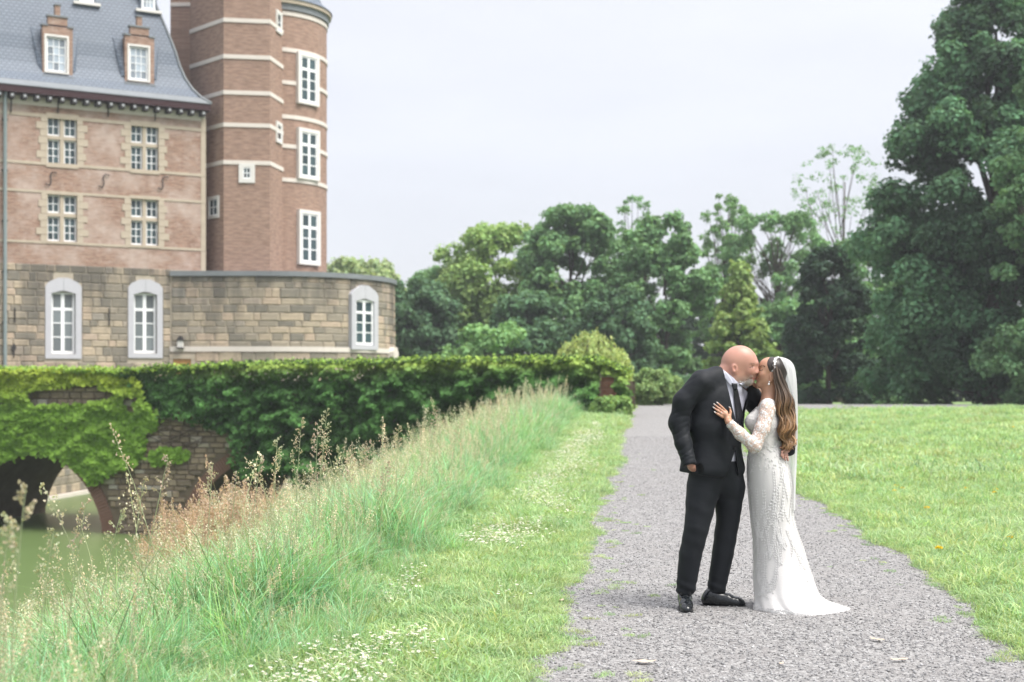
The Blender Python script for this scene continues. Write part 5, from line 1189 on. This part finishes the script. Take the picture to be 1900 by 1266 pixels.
cufd = (S_near[4]-S_near[3]); cufd = cufd/np.linalg.norm(cufd); ce_ = W(1279.5, 863.5, -.2); fj.cut(lambda X, Y, Z: np.maximum(-((X-ce_[0])*cufd[0]+(Y-ce_[1])*cufd[1]+(Z-ce_[2])*cufd[2]), np.maximum(np.sqrt((X-ce_[0]-.02)**2+(Y-ce_[1])**2+(Z-ce_[2]+.03)**2)-.075, Y-(FOCUS-.14))), .003)
Vu, Fu = fj.mesh(); SJ0 = Skin(Vu)               # the closed front, before the opening
def vee(X, Y, Z, pts=((1335, 683), (1352, 746), (1362, 790), (1373, 792), (1388, 740), (1391, 713))):
    """inside of the shirt opening, in the plane of the chest"""
    o = T(735, 0); A = [W(u, v) for u, v in pts]
    x = X*1.0+0*Y; z = Z
    def hp(a, b): nx, nz = (b[2]-a[2]), -(b[0]-a[0]); l = math.hypot(nx, nz); return ((x-a[0])*nx+(z-a[2])*nz)/l
    left = np.minimum(-hp(A[0], A[1]), 9)*0; l1 = hp(A[0], A[1]); l2 = hp(A[1], A[2]); r1 = hp(A[3], A[4]); r2 = hp(A[4], A[5]); bt = hp(A[2], A[3])
    d = np.maximum(np.maximum(np.maximum(l1, l2), np.maximum(r1, r2)), bt)
    return np.maximum(d, Y-(FOCUS+.02)+(X-o[0])*-.55)
fj.cut(vee, .002)
nk = [W(1354, 712, 0), W(1347, 672, 0)]; fj.cone(nk[0], nk[1], .084, .083, .006, mode='sub')
tz = W(0, 850)[2]
def tri(X, Y, Z):      # front quarters swing open below the button
    a, b, c = W(1361, 834), W(1330, 905), W(1367, 905)
    def hp(p, q): nx, nz = (q[2]-p[2]), -(q[0]-p[0]); l = math.hypot(nx, nz); return ((X-p[0])*nx+(Z-p[2])*nz)/l
    return np.maximum(np.maximum(hp(a, b), hp(c, a)), Y-(FOCUS-.02))+0*Z
fj.cut(tri, .002)
Vj, Fj = fj.mesh(); Vj = relax(Vj, Fj, 1); JK = body('jacket', Vj, Fj, GR, M_SUIT, it=0)
for A_l, A_r in (([(1321, 699), (1330, 722), (1343, 744), (1358, 778), (1363, 806)], [(1336, 699), (1344, 722), (1352.5, 746), (1362.5, 778), (1368, 806)]), ([(1391, 722), (1388.5, 738), (1378, 768), (1371, 796)], [(1400, 726), (1401, 745), (1390, 770), (1376, 800)])):
    lp_ = patch_from(SJ0, strip(A_l, A_r, 18, 5), 'lapel', M_LAPEL, JK, .010, .010); lp_.location = -np.array(JK.location)
for A_l, A_r in (([(1327, 688), (1319.5, 697)], [(1336.5, 686), (1335.5, 698)]),):
    patch_from(SJ0, strip(A_l, A_r, 7, 5), 'jacket_collar', M_LAPEL, JK, .013, .012)
b = MB(); p = SJ0.at(1363, 829, .006)-np.array(GR.location); b.tube([p, p+np.array([0, -.004, 0])], .009, 10); b.build('button', M_SOLE, JK)
# trousers and shoes
ft = Field(W(1235, 1118, -.35), W(1410, 830, .35), .0055)
ft.ell(W(1329, 872, 0), (.196, .138, .14), .05, RT); ft.ell(W(1308, 900, -.03), (.115, .115, .12), .05); ft.ell(W(1350, 900, .02), (.112, .115, .12), .05)
lf = lambda t, X, Y, Z: .0016*np.sin(Z*55+X*25)*np.sin(np.pi*t)
ankle = lambda t, X, Y, Z: .004*np.sin(Z*95+X*40)*np.clip(t-.45, 0, 1)*1.6
for Lg, rr in ((LegA, (.112, .081, .075, .064)), (LegB, (.110, .078, .072, .061))):
    ft.cone(Lg[0], Lg[1], rr[0], rr[1], .012, fold=lf); ft.cone(Lg[1], Lg[2], rr[1], rr[2], .006, fold=lf); ft.cone(Lg[2], Lg[3], rr[2], rr[3], .006, fold=ankle)
ft.warp(lambda X, Y, Z: .0013*noise3(X*1.3, Y, Z*.8, 30, 8))
za, zb_ = W(0, 1101, -.06)[2], W(0, 1099, .06)[2]; xm_ = W(1305, 0)[0]
ft.cut(lambda X, Y, Z: Z-np.where(X < xm_, za+.25*(Y-FOCUS+.06), zb_+.0*Y), .003)
pk = W(1287, 872, -.19); 
Vt, Ft = ft.mesh(); Vt = relax(Vt, Ft, 1); body('trousers', Vt, Ft, GR, M_SUIT, it=0)
def shoe(ankle_u, dyh, ux_, uy_, L_, lace=True):
    """a lace-up shoe: heel under the ankle, pointing along (ux_, uy_)"""
    a = np.array([W(ankle_u, 1130, dyh)[0], FOCUS+dyh, 0.0]); d = np.array([ux_, uy_, 0]); d /= np.linalg.norm(d); n_ = np.array([-d[1], d[0], 0]); z = np.array([0, 0, 1.])
    fd = Field(np.minimum(a-d*.09, a+d*.28)-np.array([.1, .1, .02]), np.maximum(a-d*.09, a+d*.28)+np.array([.1, .1, .18]), .004)
    fd.chain([a-d*.035+z*.05, a+d*.04+z*.05, a+d*.10+z*.043, a+d*.16+z*.033, a+d*.190+z*.028], [.041, .040, .042, .036, .027], .02)
    fd.ell(a-d*.01+z*.085, (.047, .047, .045), .03); fd.cone(a+d*.02+z*.08, a+d*.10+z*.06, .036, .032, .02)
    fd.cut(lambda X, Y, Z: Z-.012+0*X+0*Y, .002); V, Fc = fd.mesh(); o = body('shoe', V, Fc, GR, M_SHOE, it=1)
    so = Field(np.minimum(a-d*.1, a+d*.29)-np.array([.1, .1, .03]), np.maximum(a-d*.1, a+d*.29)+np.array([.1, .1, .05]), .004)
    so.chain([a-d*.035+z*.01, a+d*.05+z*.01, a+d*.10+z*.01, a+d*.165+z*.01, a+d*.193+z*.01], [.046, .042, .046, .039, .031], .02); so.cut(lambda X, Y, Z: .017-Z+0*X+0*Y, .002); so.cut(lambda X, Y, Z: Z-.0015+0*X+0*Y, .002)
    V, Fc = so.mesh(); body('sole', V, Fc, GR, M_SOLE, it=0).parent = o
    m = MB()
    for k in range(4):
        c = a+d*(.055+.022*k)+z*(.112-.012*k); m.tube([c-n_*.02-z*.004, c+z*.004, c+n_*.02-z*.004], .0026, 5)
    c = a+d*.055+z*.116; m.tube(spline([c, c+n_*.02+z*.012, c+n_*.035+d*.01-z*.006, c+n_*.012], 5), .0024, 5); m.tube(spline([c, c-n_*.02+z*.012, c-n_*.035+d*.01-z*.006, c-n_*.012], 5), .0024, 5)
    m.v = [tuple(np.array(q)-np.array(GR.location)) for q in m.v]; m.build('lace', M_SOLE, o)
shoe(1271, -.055, -.06, -1, .27); shoe(1322, .055, 1, -.12, .28)
# grey goatee, brow, eye
def hairs(skin, pts, n, ln, cols, par, name, mat, seed, w=.0016, dirv=(.3, 0, -1), jit=1.6):
    r = np.random.default_rng(seed); V, Fc, C = [], [], []
    for k in range(n):
        i = r.integers(len(pts)); u, v = np.array(pts[i])+r.normal(size=2)*jit; p = skin.at(u, v, .0005, 1.6); d = np.array(dirv, float)+r.normal(size=3)*.35+np.array([0, -.35, 0]); d /= np.linalg.norm(d); l = ln*r.uniform(.5, 1.2); s_ = np.cross(d, [0, 1, 0]); s_ /= np.linalg.norm(s_)+1e-9
        b0 = len(V); V += [p-s_*w, p+s_*w, p+d*l+s_*w*.3, p+d*l-s_*w*.3]; Fc.append((b0, b0+1, b0+2, b0+3)); c = np.array(cols[r.integers(len(cols))]); C += [c]*4
    return body(name, np.array(V), np.array(Fc), par, mat, np.array(C), smooth=False, it=0)
M_HAIRF = leaf_mat('fine_hair', trans=.1, rough=.6, spec=.3, vary=.05)
gt = [(1373, 709), (1377, 710), (1381, 711), (1385, 711.5), (1389, 711), (1392, 709), (1394, 706.5), (1388, 708), (1383, 709), (1390, 706), (1376, 711.5), (1386, 713)]
hairs(SB, gt, 1300, .010, [(.42, .385, .35), (.34, .30, .27), (.48, .45, .42), (.30, .23, .19)], GR, 'beard', M_HAIRF, 3, w=.0007)
hairs(SB, [(1393, 698), (1396, 698.5), (1390, 700), (1387, 703)], 160, .005, [(.36, .28, .23), (.30, .2, .16)], GR, 'moustache', M_HAIRF, 4, jit=1, w=.0006)
hairs(SB, [(1392, 675.5), (1395, 675), (1398, 675), (1400, 675.8)], 90, .005, [(.20, .12, .085)], GR, 'eyebrow', M_HAIRF, 5, dirv=(-.8, 0, .2), jit=.5, w=.0006)
hairs(SB, [(1391, 681.6), (1393, 681.2), (1395, 681.3), (1397, 682)], 70, .0035, [(.06, .035, .028)], GR, 'eyelashes', M_HAIRF, 6, dirv=(.6, 0, -.5), jit=.3, w=.0006)
# ============ the bride
BRD = empty('person', W(1440, 1130.2, 0), 0, 'bride in a white lace mermaid gown and veil with long wavy brown hair', 'person')
fw_ = Field(W(1310, 1120, -.36), W(1500, 655, .40), .0046)
fw_.ell(W(1436, 684, 0), (.078, .070, .074), .02); fw_.ell(W(1423, 681, 0), (.052, .056, .058), .03)      # skull, forehead
fw_.ell(W(1418.5, 696, 0), (.047, .052, .074), .025); fw_.cone(W(1430, 703, -.03), W(1411, 713, -.008), .028, .021, .025); fw_.cone(W(1430, 703, .03), W(1411, 713, .008), .028, .021, .025)
fw_.ell(W(1409, 713.5, 0), (.017, .02, .016), .015)
fw_.cone(W(1411, 684, 0), W(1404.5, 690.5, 0), .007, .010, .010); fw_.ell(W(1406, 692, -.009), (.009, .007, .006), .006); fw_.ell(W(1406, 692, .009), (.009, .007, .006), .006)
fw_.ell(W(1404, 699.5, 0), (.013, .021, .0065), .006); fw_.ell(W(1404.3, 704, 0), (.013, .019, .0075), .006)
for sg in (-1, 1):
    fw_.ell(W(1411, 686, sg*.031), (.011, .015, .011), .01, mode='sub'); fw_.ell(W(1413.2, 686.2, sg*.031), (.011, .012, .009), .005)
    fw_.ell(W(1414, 695, sg*.034), (.02, .018, .02), .025)
    e_ = W(1432, 699, sg*.066); fw_.ell(e_, (.016, .010, .028), .007); fw_.ell(e_+np.array([.002, sg*.009, .004]), (.008, .008, .015), .005, mode='sub'); fw_.ell(W(1429.5, 707, sg*.062), (.008, .007, .009), .005)
fw_.chain([W(1430, 706, 0), W(1429, 728, .0), W(1427, 752, .0)], [.052, .048, .06], .03)
def chest(fd, d):
    fd.cone(W(1424, 757, -.105), W(1427, 745, -.03), .050+d, .05+d, .04); fd.cone(W(1424, 757, .105), W(1427, 745, .03), .050+d, .05+d, .04)
    fd.ell(W(1420, 785, 0), (.098+d, .135+d, .13+d), .05); fd.ell(W(1402, 783, -.05), (.072+d, .062+d, .062+d), .04); fd.ell(W(1402, 783, .05), (.072+d, .062+d, .062+d), .04)
    fd.ell(W(1420, 826, 0), (.098+d, .118+d, .11+d), .05); fd.ell(W(1426, 880, 0), (.128+d, .155+d, .14+d), .06)
chest(fw_, -.012)
A_near = [W(1424, 760, -.135), W(1414, 797, -.185), W(1400, 828, -.215), W(1374, 806, -.225), W(1352, 783, -.205)]
A_far = [W(1422, 758, .13), W(1412, 742, .21), W(1405, 728, .17), W(1400, 719, .09)]
fw_.chain(A_near, [.043, .04, .034, .030, .021], .02); fw_.chain(A_far, [.042, .036, .03, .022], .02)
ch = lambda u, v: SJ0.at(u, v, 0.0)[1]-FOCUS
def onj(u, v, off): return W(u, v, ch(u, v)-off)
hand(fw_, W(1352, 783, -.205), onj(1351, 779, .02), onj(1346, 769, .017),
     [[onj(1349, 765, .015), onj(1340, 756, .017), onj(1331.5, 748, .010)], [onj(1345.5, 767, .015), onj(1335, 758.5, .017), onj(1326, 751, .010)], [onj(1342.5, 770, .015), onj(1333, 763, .016), onj(1324.5, 757, .010)], [onj(1341, 774.5, .014), onj(1333.5, 769.5, .015), onj(1327, 765.5, .010)]],
     [onj(1353.5, 774, .018), onj(1355.5, 765, .017), onj(1354, 757, .011)], .027, .0074)
for k, (u, v) in enumerate(((1396, 712), (1398.5, 711), (1401, 712.5))): fw_.chain([W(1401.5, 719, .085), W(u+1.5, v+4, .055), W(u+.5, v, .04)], [.008, .0075, .006], .004)
fw_.cone(W(1424, 900, -.05), W(1430, 1105, -.05), .065, .035, .03); fw_.cone(W(1436, 900, .05), W(1440, 1105, .05), .065, .035, .03)
def skin_col_w(V):
    u = UX+V[:, 0]/V[:, 1]*F; v = HY-(V[:, 2]-CZ)/V[:, 1]*F; c = np.tile(np.array([.43, .24, .155]), (len(V), 1))
    ck = (np.exp(-((u-1413)/6)**2-((v-696)/6)**2)*.28)[:, None]; c = c*(1-ck)+np.array([.5, .2, .15])*ck
    lp = (np.exp(-((u-1401)/4)**2-((v-701.7)/3.2)**2)*.85*(u < 1408))[:, None]; c = c*(1-lp)+np.array([.36, .09, .085])*lp; return c
Vw, Fw = fw_.mesh(); Vw = relax(Vw, Fw, 1); body('body', Vw, Fw, BRD, M_SKIN, skin_col_w, it=0); SW = Skin(Vw)
M_NAIL = simple('pale_nail', (.55, .5, .48), .3, .5)
for u, v in ((1331.2, 747.6), (1325.7, 750.6), (1324.2, 756.6), (1326.7, 765.2), (1354, 756.5)):
    p = SW.at(u, v, .001, 1.5)-np.array(BRD.location); m = MB(); m.tube([p+np.array([.006, 0, -.005]), p+np.array([0, -.002, 0]), p+np.array([-.006, 0, .005])], [.003, .0042, .003], 6); m.build('fingernail', M_NAIL, BRD, smooth=True)
m = MB(); p = SW.at(1338.5, 766.5, .001, 1.5)-np.array(BRD.location); m.tube([p+np.array([-.004, 0, -.007]), p+np.array([0, -.004, 0]), p+np.array([.004, 0, .007])], .0018, 6); m.build('ring', simple('white_gold', (.75, .74, .7), .2, .5, Metallic=1.0), BRD)
hairs(SW, [(1409.5, 686.4), (1411, 686.8), (1413, 687), (1415, 686.4)], 110, .0055, [(.015, .010, .009)], BRD, 'eyelashes', M_HAIRF, 8, dirv=(-.8, 0, -.35), jit=.25, w=.0007)
hairs(SW, [(1410, 680), (1412.5, 679), (1415.5, 679), (1418, 680)], 110, .005, [(.07, .042, .03)], BRD, 'eyebrow', M_HAIRF, 9, dirv=(.8, 0, .1), jit=.4, w=.0006)
# gown
def m_lace(name, tulle, tr):
    t = NT(name); c = t.coord(); n_ = t.noise(c, 8, 3); q = t.n('ShaderNodeVectorMath', operation='SCALE'); v = t.vor(c, 46, 'Distance', 'SMOOTH_F1'); v2 = t.vor(c, 120, 'Distance')
    f = t.ramp(v, [(.30, (1, 1, 1)), (.42, (0, 0, 0))]); f2 = t.ramp(v2, [(.25, (.55, .55, .55)), (.5, (0, 0, 0))]); f = t.mix(1.0, f, f2, 'LIGHTEN')
    a = t.mix(f, tulle, (.60, .585, .57)); return t.out(t.pbr(a, .75, .25, bump=f, bstr=.5, bdist=.004))
M_LACE = m_lace('lace_over_skin_tulle', (.46, .34, .28), 0); M_BODICE = m_lace('lace_bodice', (.58, .56, .54), 0)
def m_gown():
    t = NT('ivory_gown'); c = t.coord(); f = t.noise(c, 14, 4); k = t.vor(c, 90, 'Distance'); a = t.mix(f, (.50, .485, .475), (.58, .57, .56)); return t.out(t.pbr(a, .6, .3, bump=k, bstr=.12, bdist=.003, Sheen_Weight=.15))
M_GOWN = m_gown()
fd_ = Field(W(1335, 900, -.36), W(1475, 735, .33), .0048)
chest(fd_, .0)
fd_.cut(lambda X, Y, Z: Z-W(0, 842)[2]+0*X+0*Y, .003)
fd_.cone(W(1428, 750, 0), W(1426, 722, 0), .085, .09, .01, mode='sub'); fd_.ell(W(1451, 760, 0), (.075, .085, .095), .008, mode='sub')
Vd, Fd = fd_.mesh(); body('bodice', Vd, Fd, BRD, M_BODICE, it=1)
fl_ = Field(W(1335, 855, -.36), W(1450, 735, .32), .0045)
cf = lambda t, X, Y, Z: .0009*np.sin(X*120+Z*90)
fl_.cone(A_near[0], A_near[1], .052, .048, .02, fold=cf); fl_.cone(A_near[1], A_near[2], .048, .043, .02, fold=cf); fl_.cone(A_near[2], A_near[3], .043, .037, .02, fold=cf); fl_.cone(A_near[3], A_near[4]+(A_near[3]-A_near[4])*.06, .037, .029, .02, fold=cf); fl_.chain(A_far, [.05, .044, .037, .03], .02)
wd = A_near[4]-A_near[3]; wd = wd/np.linalg.norm(wd); we = A_near[4]-wd*.006; fl_.cut(lambda X, Y, Z: np.maximum(-((X-we[0])*wd[0]+(Y-we[1])*wd[1]+(Z-we[2])*wd[2]), np.sqrt((X-we[0])**2+(Y-we[1])**2+(Z-we[2])**2)-.07), .002)
Vl, Fl = fl_.mesh(); SL = body('sleeve', Vl, Fl, BRD, M_LACE, it=1); SLV = Skin(Vl); SBD = Skin(Vd)
# skirt: lofted rings down to the train
RG = np.array([(818, 1391, 1449.5, .108, 0), (832, 1390, 1452, .118, 0), (850, 1388.5, 1458, .135, 0), (874, 1387, 1466.5, .152, 0), (907, 1389, 1471, .160, 0), (943, 1392, 1470.5, .152, 0), (975, 1394.5, 1475.5, .146, 0), (1002, 1397, 1484.5, .15, 0), (1030, 1398.5, 1493.5, .16, -.005), (1059, 1398, 1502.5, .185, -.01), (1085, 1397, 1511, .212, -.02), (1104, 1397, 1520, .235, -.04), (1116, 1397, 1537, .255, -.06), (1123, 1397, 1558, .272, -.075), (1128.2, 1397, 1575, .285, -.085)], float)
RGs = spline(RG, 8); NP = 120
def skirt_pt(t, ph, off=0.0):
    """t in 0..1 down the skirt, ph round it; numpy arrays"""
    k = t*(len(RGs)-1); q = np.array([np.interp(k, np.arange(len(RGs)), RGs[:, i]) for i in range(5)]); y = FOCUS+q[4]
    xc = ((q[1]+q[2])/2-UX)/F*FOCUS; hw = (q[2]-q[1])/2/F*FOCUS; z = CZ+(HY-q[0])/F*FOCUS
    low = sm(.5, 1, t); fold = 1+low*(.035*np.sin(5*ph+1.1+t*2)+.022*np.sin(9*ph+.4-3*t)+.012*np.sin(17*ph+2))+.006*np.sin(3*ph+t*40)*np.sin(np.pi*np.clip(t*3.2, 0, 1))
    tail = 1-.22*sm(.85, 1, t)*np.clip(np.cos(ph), 0, 1)**3                   # the train narrows to its tip
    sw = sm(.62, .97, t)*.05*np.sin(ph*2+.6)
    return np.stack([xc+(hw*np.where(np.cos(ph) > .2, 1+.0*fold, fold)+off)*np.cos(ph), y+(q[3]*fold*tail+off)*np.sin(ph), np.maximum(.006+0*t, z+sw*.2)], -1)
tt = np.linspace(0, 1, len(RGs)); ph = np.arange(NP)/NP*2*np.pi; TT, PH = np.meshgrid(tt, ph, indexing='ij'); V = skirt_pt(TT, PH).reshape(-1, 3)
i = np.arange(len(tt)-1)[:, None]*NP; j = np.arange(NP)[None]; k = (j+1) % NP; body('skirt', V, np.stack([i+j, i+NP+j, i+NP+k, i+k], -1).reshape(-1, 4)[:, ::-1], BRD, M_GOWN, it=0)
def applique():
    r = np.random.default_rng(12); P, N_, A = [], [], []
    def leafat(t, p_, dt, dp):
        a = skirt_pt(np.array(t), np.array(p_), .0025); b = skirt_pt(np.array(t+dt*.01), np.array(p_+dp*.01), .0025); n = skirt_pt(np.array(t), np.array(p_), .02)-a; P.append(a); N_.append(n/(np.linalg.norm(n)+1e-9)); A.append(b-a)
    def stem(p0, t0, ln, cv):
        n = max(4, int(ln/.0105))
        for q in range(n):
            x = q/n; t = t0+ln*x; p_ = p0+cv*ln*x**1.5
            for sg in (-1, 1): leafat(t, p_+sg*(.045-.02*x), -1.0+r.normal()*.25, sg*(4.5+r.normal())+cv)
        leafat(t0+ln, p0+cv*ln, 1.0, cv)
    for s in range(34):
        p0 = s/34*2*np.pi+r.normal()*.08; t0 = r.uniform(.14, .30) if s % 2 else r.uniform(.40, .62); ln = r.uniform(.16, .30); cv = r.normal()*1.2; stem(p0, t0, ln, cv)
        for b_ in range(4): f_ = r.uniform(.1, .8); stem(p0+cv*ln*f_**1.5, t0+ln*f_, ln*r.uniform(.22, .4), cv+r.choice([-1, 1])*r.uniform(2.5, 5.))
    for s in range(700): leafat(r.uniform(.9, .985), r.uniform(0, 6.28), r.normal(), r.normal()*5)
    for s in range(500): leafat(r.uniform(.0, .22), r.uniform(0, 6.28), r.normal(), r.normal()*8)
    P, N_, A = map(np.array, (P, N_, A)); A -= N_*np.sum(A*N_, 1)[:, None]; A /= np.linalg.norm(A, axis=1)[:, None]+1e-9; B = np.cross(N_, A); n = len(P); s = r.uniform(.0075, .0125, n)[:, None]; V = np.stack([P-A*s, P+B*s*.42+N_*.0015, P+A*s, P-B*s*.42+N_*.0015, P+N_*.004], 1).reshape(-1, 3); o = np.arange(n)[:, None, None]*5
    Fc = (o+np.array([(0, 1, 4), (1, 2, 4), (2, 3, 4), (3, 0, 4)])[None]).reshape(-1, 3); body('lace_applique', V, Fc, BRD, simple('lace_thread', (.66, .65, .64), .7, .3), smooth=False, it=0)
applique()
def sleeve_lace():
    r = np.random.default_rng(14); Pm, Nm = [], []
    for nm, cnt, par in (('sleeve', 900, BRD), ('bodice', 900, BRD)):
        me = [c for c in BRD.children if c.name.startswith(nm)][0].data; n = len(me.vertices); co = np.empty(n*3, np.float32); no = np.empty(n*3, np.float32); me.vertices.foreach_get('co', co); me.vertex_normals.foreach_get('vector', no); k = r.choice(n, min(cnt, n), replace=False); Pm.append(co.reshape(-1, 3)[k]); Nm.append(no.reshape(-1, 3)[k])
    Pm, Nm = np.vstack(Pm), np.vstack(Nm); V, Fc, C = leaf_cards(Pm+Nm*.0012, Nm, .0105*r.uniform(.6, 1.4, len(Pm)), r, np.ones((len(Pm), 3))); V = V+np.array(BRD.location); body('lace_motif', V, Fc, BRD, simple('lace_motif_thread', (.64, .63, .62), .7, .3), smooth=False, it=0)
sleeve_lace()
# hair: smooth cap, then long waves
fh = Field(W(1400, 740, -.16), W(1480, 655, .16), .0042)
fh.ell(W(1439, 684.5, 0), (.082, .0775, .078), .02); fh.ell(W(1428, 679.5, 0), (.05, .068, .054), .025); fh.ell(W(1443, 704, 0), (.050, .07, .075), .03)
fh.cut(lambda X, Y, Z: X-np.interp(Z, [W(0, 712)[2], W(0, 703)[2], W(0, 692)[2], W(0, 680)[2], W(0, 667)[2], W(0, 655)[2]], [W(1437, 0)[0], W(1433, 0)[0], W(1425, 0)[0], W(1420.5, 0)[0], W(1417.5, 0)[0], W(1418, 0)[0]])+0*Y, .004)
for sg in (-1, 1): fh.ell(W(1431, 699.5, sg*.07), (.018, .03, .031), .006, mode='sub')
def hair_col(V):
    v = HY-(V[:, 2]-CZ)/V[:, 1]*F; r = np.random.default_rng(1); s = np.sin(V[:, 0]*420+V[:, 1]*260+V[:, 2]*60)*.5+.5; return np.array([.030, .021, .017])*(.75+.6*s)[:, None]*(1+.5*sm(690, 730, v))[:, None]
M_HAIR = leaf_mat('hair', trans=0, rough=.42, spec=.45, vary=.02)
Vh, Fh = fh.mesh(); HR = body('hair', Vh, Fh, BRD, M_HAIR, hair_col, it=2)
def waves():
    r = np.random.default_rng(21); V, Fc, C, o = [], [], [], 0
    for k in range(380):
        y = r.uniform(-.11, .07); q = r.random(); ln = r.uniform(.55, 1.0); a = r.uniform(0, 6.28); ph = r.normal()*.6+y*25; rad_ = (.006 if k % 3 else .0115)*r.uniform(.5, 1.1)
        top = W(1434+13*q, 688+10*q, y*.62); P = []
        for s in np.linspace(0, ln, 30):
            v = np.interp(s, [0, .12, .3, .6, 1], [670+16*q, 704, 742, 795, 838]); u = np.interp(s, [0, .12, .3, .6, 1], [1434+12*q, 1436+18*q, 1440+29*q, 1447+27*q, 1455+16*q])
            amp = np.interp(s, [0, .15, .4, 1], [0, .004, .015, .021]); w_ = s*19+ph
            yy_ = np.interp(s, [0, .12, .2, .5, 1], [y*.72, y*.9, y*.97, y-.035, y*.6-.075]); P.append(W(u, v, yy_)+np.array([amp*math.sin(w_), amp*math.cos(w_)*.9, 0])+np.array([.004*math.sin(a+s*9), 0, 0]))
        P = np.array(P); s = np.linspace(0, ln, 30); rr = rad_*np.interp(s/ln, [0, .15, .8, 1], [.5, 1, .9, .15]); v_, f_, _ = tube(P, rr, 5, rr*.55, cap=False)
        t = np.repeat(sm(.15, .62, s+r.normal()*.08), 5)[:, None]; c0, c1 = np.array([.062, .040, .027])*r.uniform(.6, 1.4), np.array([.36, .20, .09])*r.uniform(.3, 1.2); V.append(v_); Fc.append(f_+o); C.append(c0*(1-t)+c1*t); o += len(v_)
    body('hair_waves', np.vstack(V), np.vstack(Fc), BRD, M_HAIR, np.vstack(C), it=0).parent = HR
waves()
bpy.data.objects['hair_waves'].location = (0, 0, 0)
# headpiece, earring, veil
M_PEARL = simple('pearl_white', (.72, .71, .70), .25, .5)
SH = Skin(Vh); r = np.random.default_rng(31); Pq, Nq = [], []
for u, v in zip(np.interp(np.linspace(0, 1, 34), [0, .4, 1], [1443, 1438, 1435.5]), np.interp(np.linspace(0, 1, 34), [0, .4, 1], [662.5, 668, 689])):
    for _ in range(2): Pq.append(SH.at(u+r.normal()*1.1, v+r.normal()*.7, .005)); Nq.append([r.normal()*.5, -1, .5+r.normal()*.5])
V, Fc, C = leaf_cards(np.array(Pq), np.array(Nq), .013*r.uniform(.7, 1.3, len(Pq)), r, np.ones((len(Pq), 3))); body('headpiece', V, Fc, BRD, M_PEARL, smooth=False, it=0)
p = SW.at(1427.5, 707.5, .004)-np.array(BRD.location); m = MB(); m.tube(spline([p, p+np.array([0, 0, -.008])], 3), .0035, 8); m.tube(spline([p+np.array([-.003, 0, -.010]), p+np.array([-.003, 0, -.018]), p+np.array([-.003, 0, -.027])], 3), [.002, .004, .0055, .0065, .0075, .0055, .002], 8); m.build('earring', M_PEARL, BRD, smooth=True)
def veil():
    t = NT('white_tulle'); c = t.coord(scale=(1, 1, .06)); f = t.noise(c, 60, 3); d = t.n('ShaderNodeBsdfDiffuse'); d.inputs[0].default_value = (.78, .78, .79, 1); tl = t.n('ShaderNodeBsdfTranslucent'); tl.inputs[0].default_value = (.78, .78, .79, 1)
    a = t.n('ShaderNodeMixShader'); a.inputs[0].default_value = .5; t.t.links.new(d.outputs[0], a.inputs[1]); t.t.links.new(tl.outputs[0], a.inputs[2]); tp = t.n('ShaderNodeBsdfTransparent'); m_ = t.n('ShaderNodeMixShader'); fr = t.ramp(f, [(.3, (.68, .68, .68)), (.7, (.93, .93, .93))]); t.t.links.new(fr, m_.inputs[0]); t.t.links.new(tp.outputs[0], m_.inputs[1]); t.t.links.new(a.outputs[0], m_.inputs[2]); mt = t.out(m_.outputs[0])
    R = np.array([(662.5, 1443, 1447, .03, 0), (665, 1442, 1457, .062, 0), (671, 1442, 1467, .084, 0), (682, 1443, 1473.5, .097, 0), (700, 1445, 1476.5, .105, 0), (722, 1446, 1478, .112, .0), (760, 1448, 1479, .125, 0), (810, 1448, 1478.5, .14, 0), (850, 1446, 1477, .15, 0), (900, 1446, 1474.5, .155, 0), (945, 1448, 1473.5, .155, 0)]); R = spline(R, 5); n = 40; V = []
    for q, (v, uc, ur, hd_, dy) in enumerate(R):
        s = q/len(R); a0 = np.linspace(np.interp(v, [662, 690, 760], [-1.5, -1.3, -.75]), 1.3, n); fo = 1+.03*np.sin(a0*14+s*2)*min(1, s*3); x0 = W(uc, v)[0]; hw = (ur-uc)*PXM; near = 0
        V.append(np.stack([x0+hw*np.cos(a0*.95)*fo+near*.012, FOCUS+dy+hd_*np.sin(a0)*fo, np.full(n, W(0, v)[2])], -1))
    V = np.array(V).reshape(-1, 3); i = np.arange(len(R)-1)[:, None]*n+np.arange(n-1)[None]; body('veil', V, np.stack([i, i+1, i+n+1, i+n], -1).reshape(-1, 4), BRD, mt, it=0)
veil()
# ------------------------------------------------------------------ damp air softening the far trees
def haze():
    b = MB(); b.box(-260, 300, -14, 440, -6, 42); t = NT('damp_air'); v = t.n('ShaderNodeVolumePrincipled'); v.inputs['Color'].default_value = (.92, .95, 1.0, 1); v.inputs['Density'].default_value = .0006; v.inputs['Anisotropy'].default_value = .2
    o = t.n('ShaderNodeOutputMaterial'); t.t.links.new(v.outputs[0], o.inputs['Volume']); tag(b.build('haze', t.m), 'thin damp haze over the park', 'haze', kind='stuff')
haze()
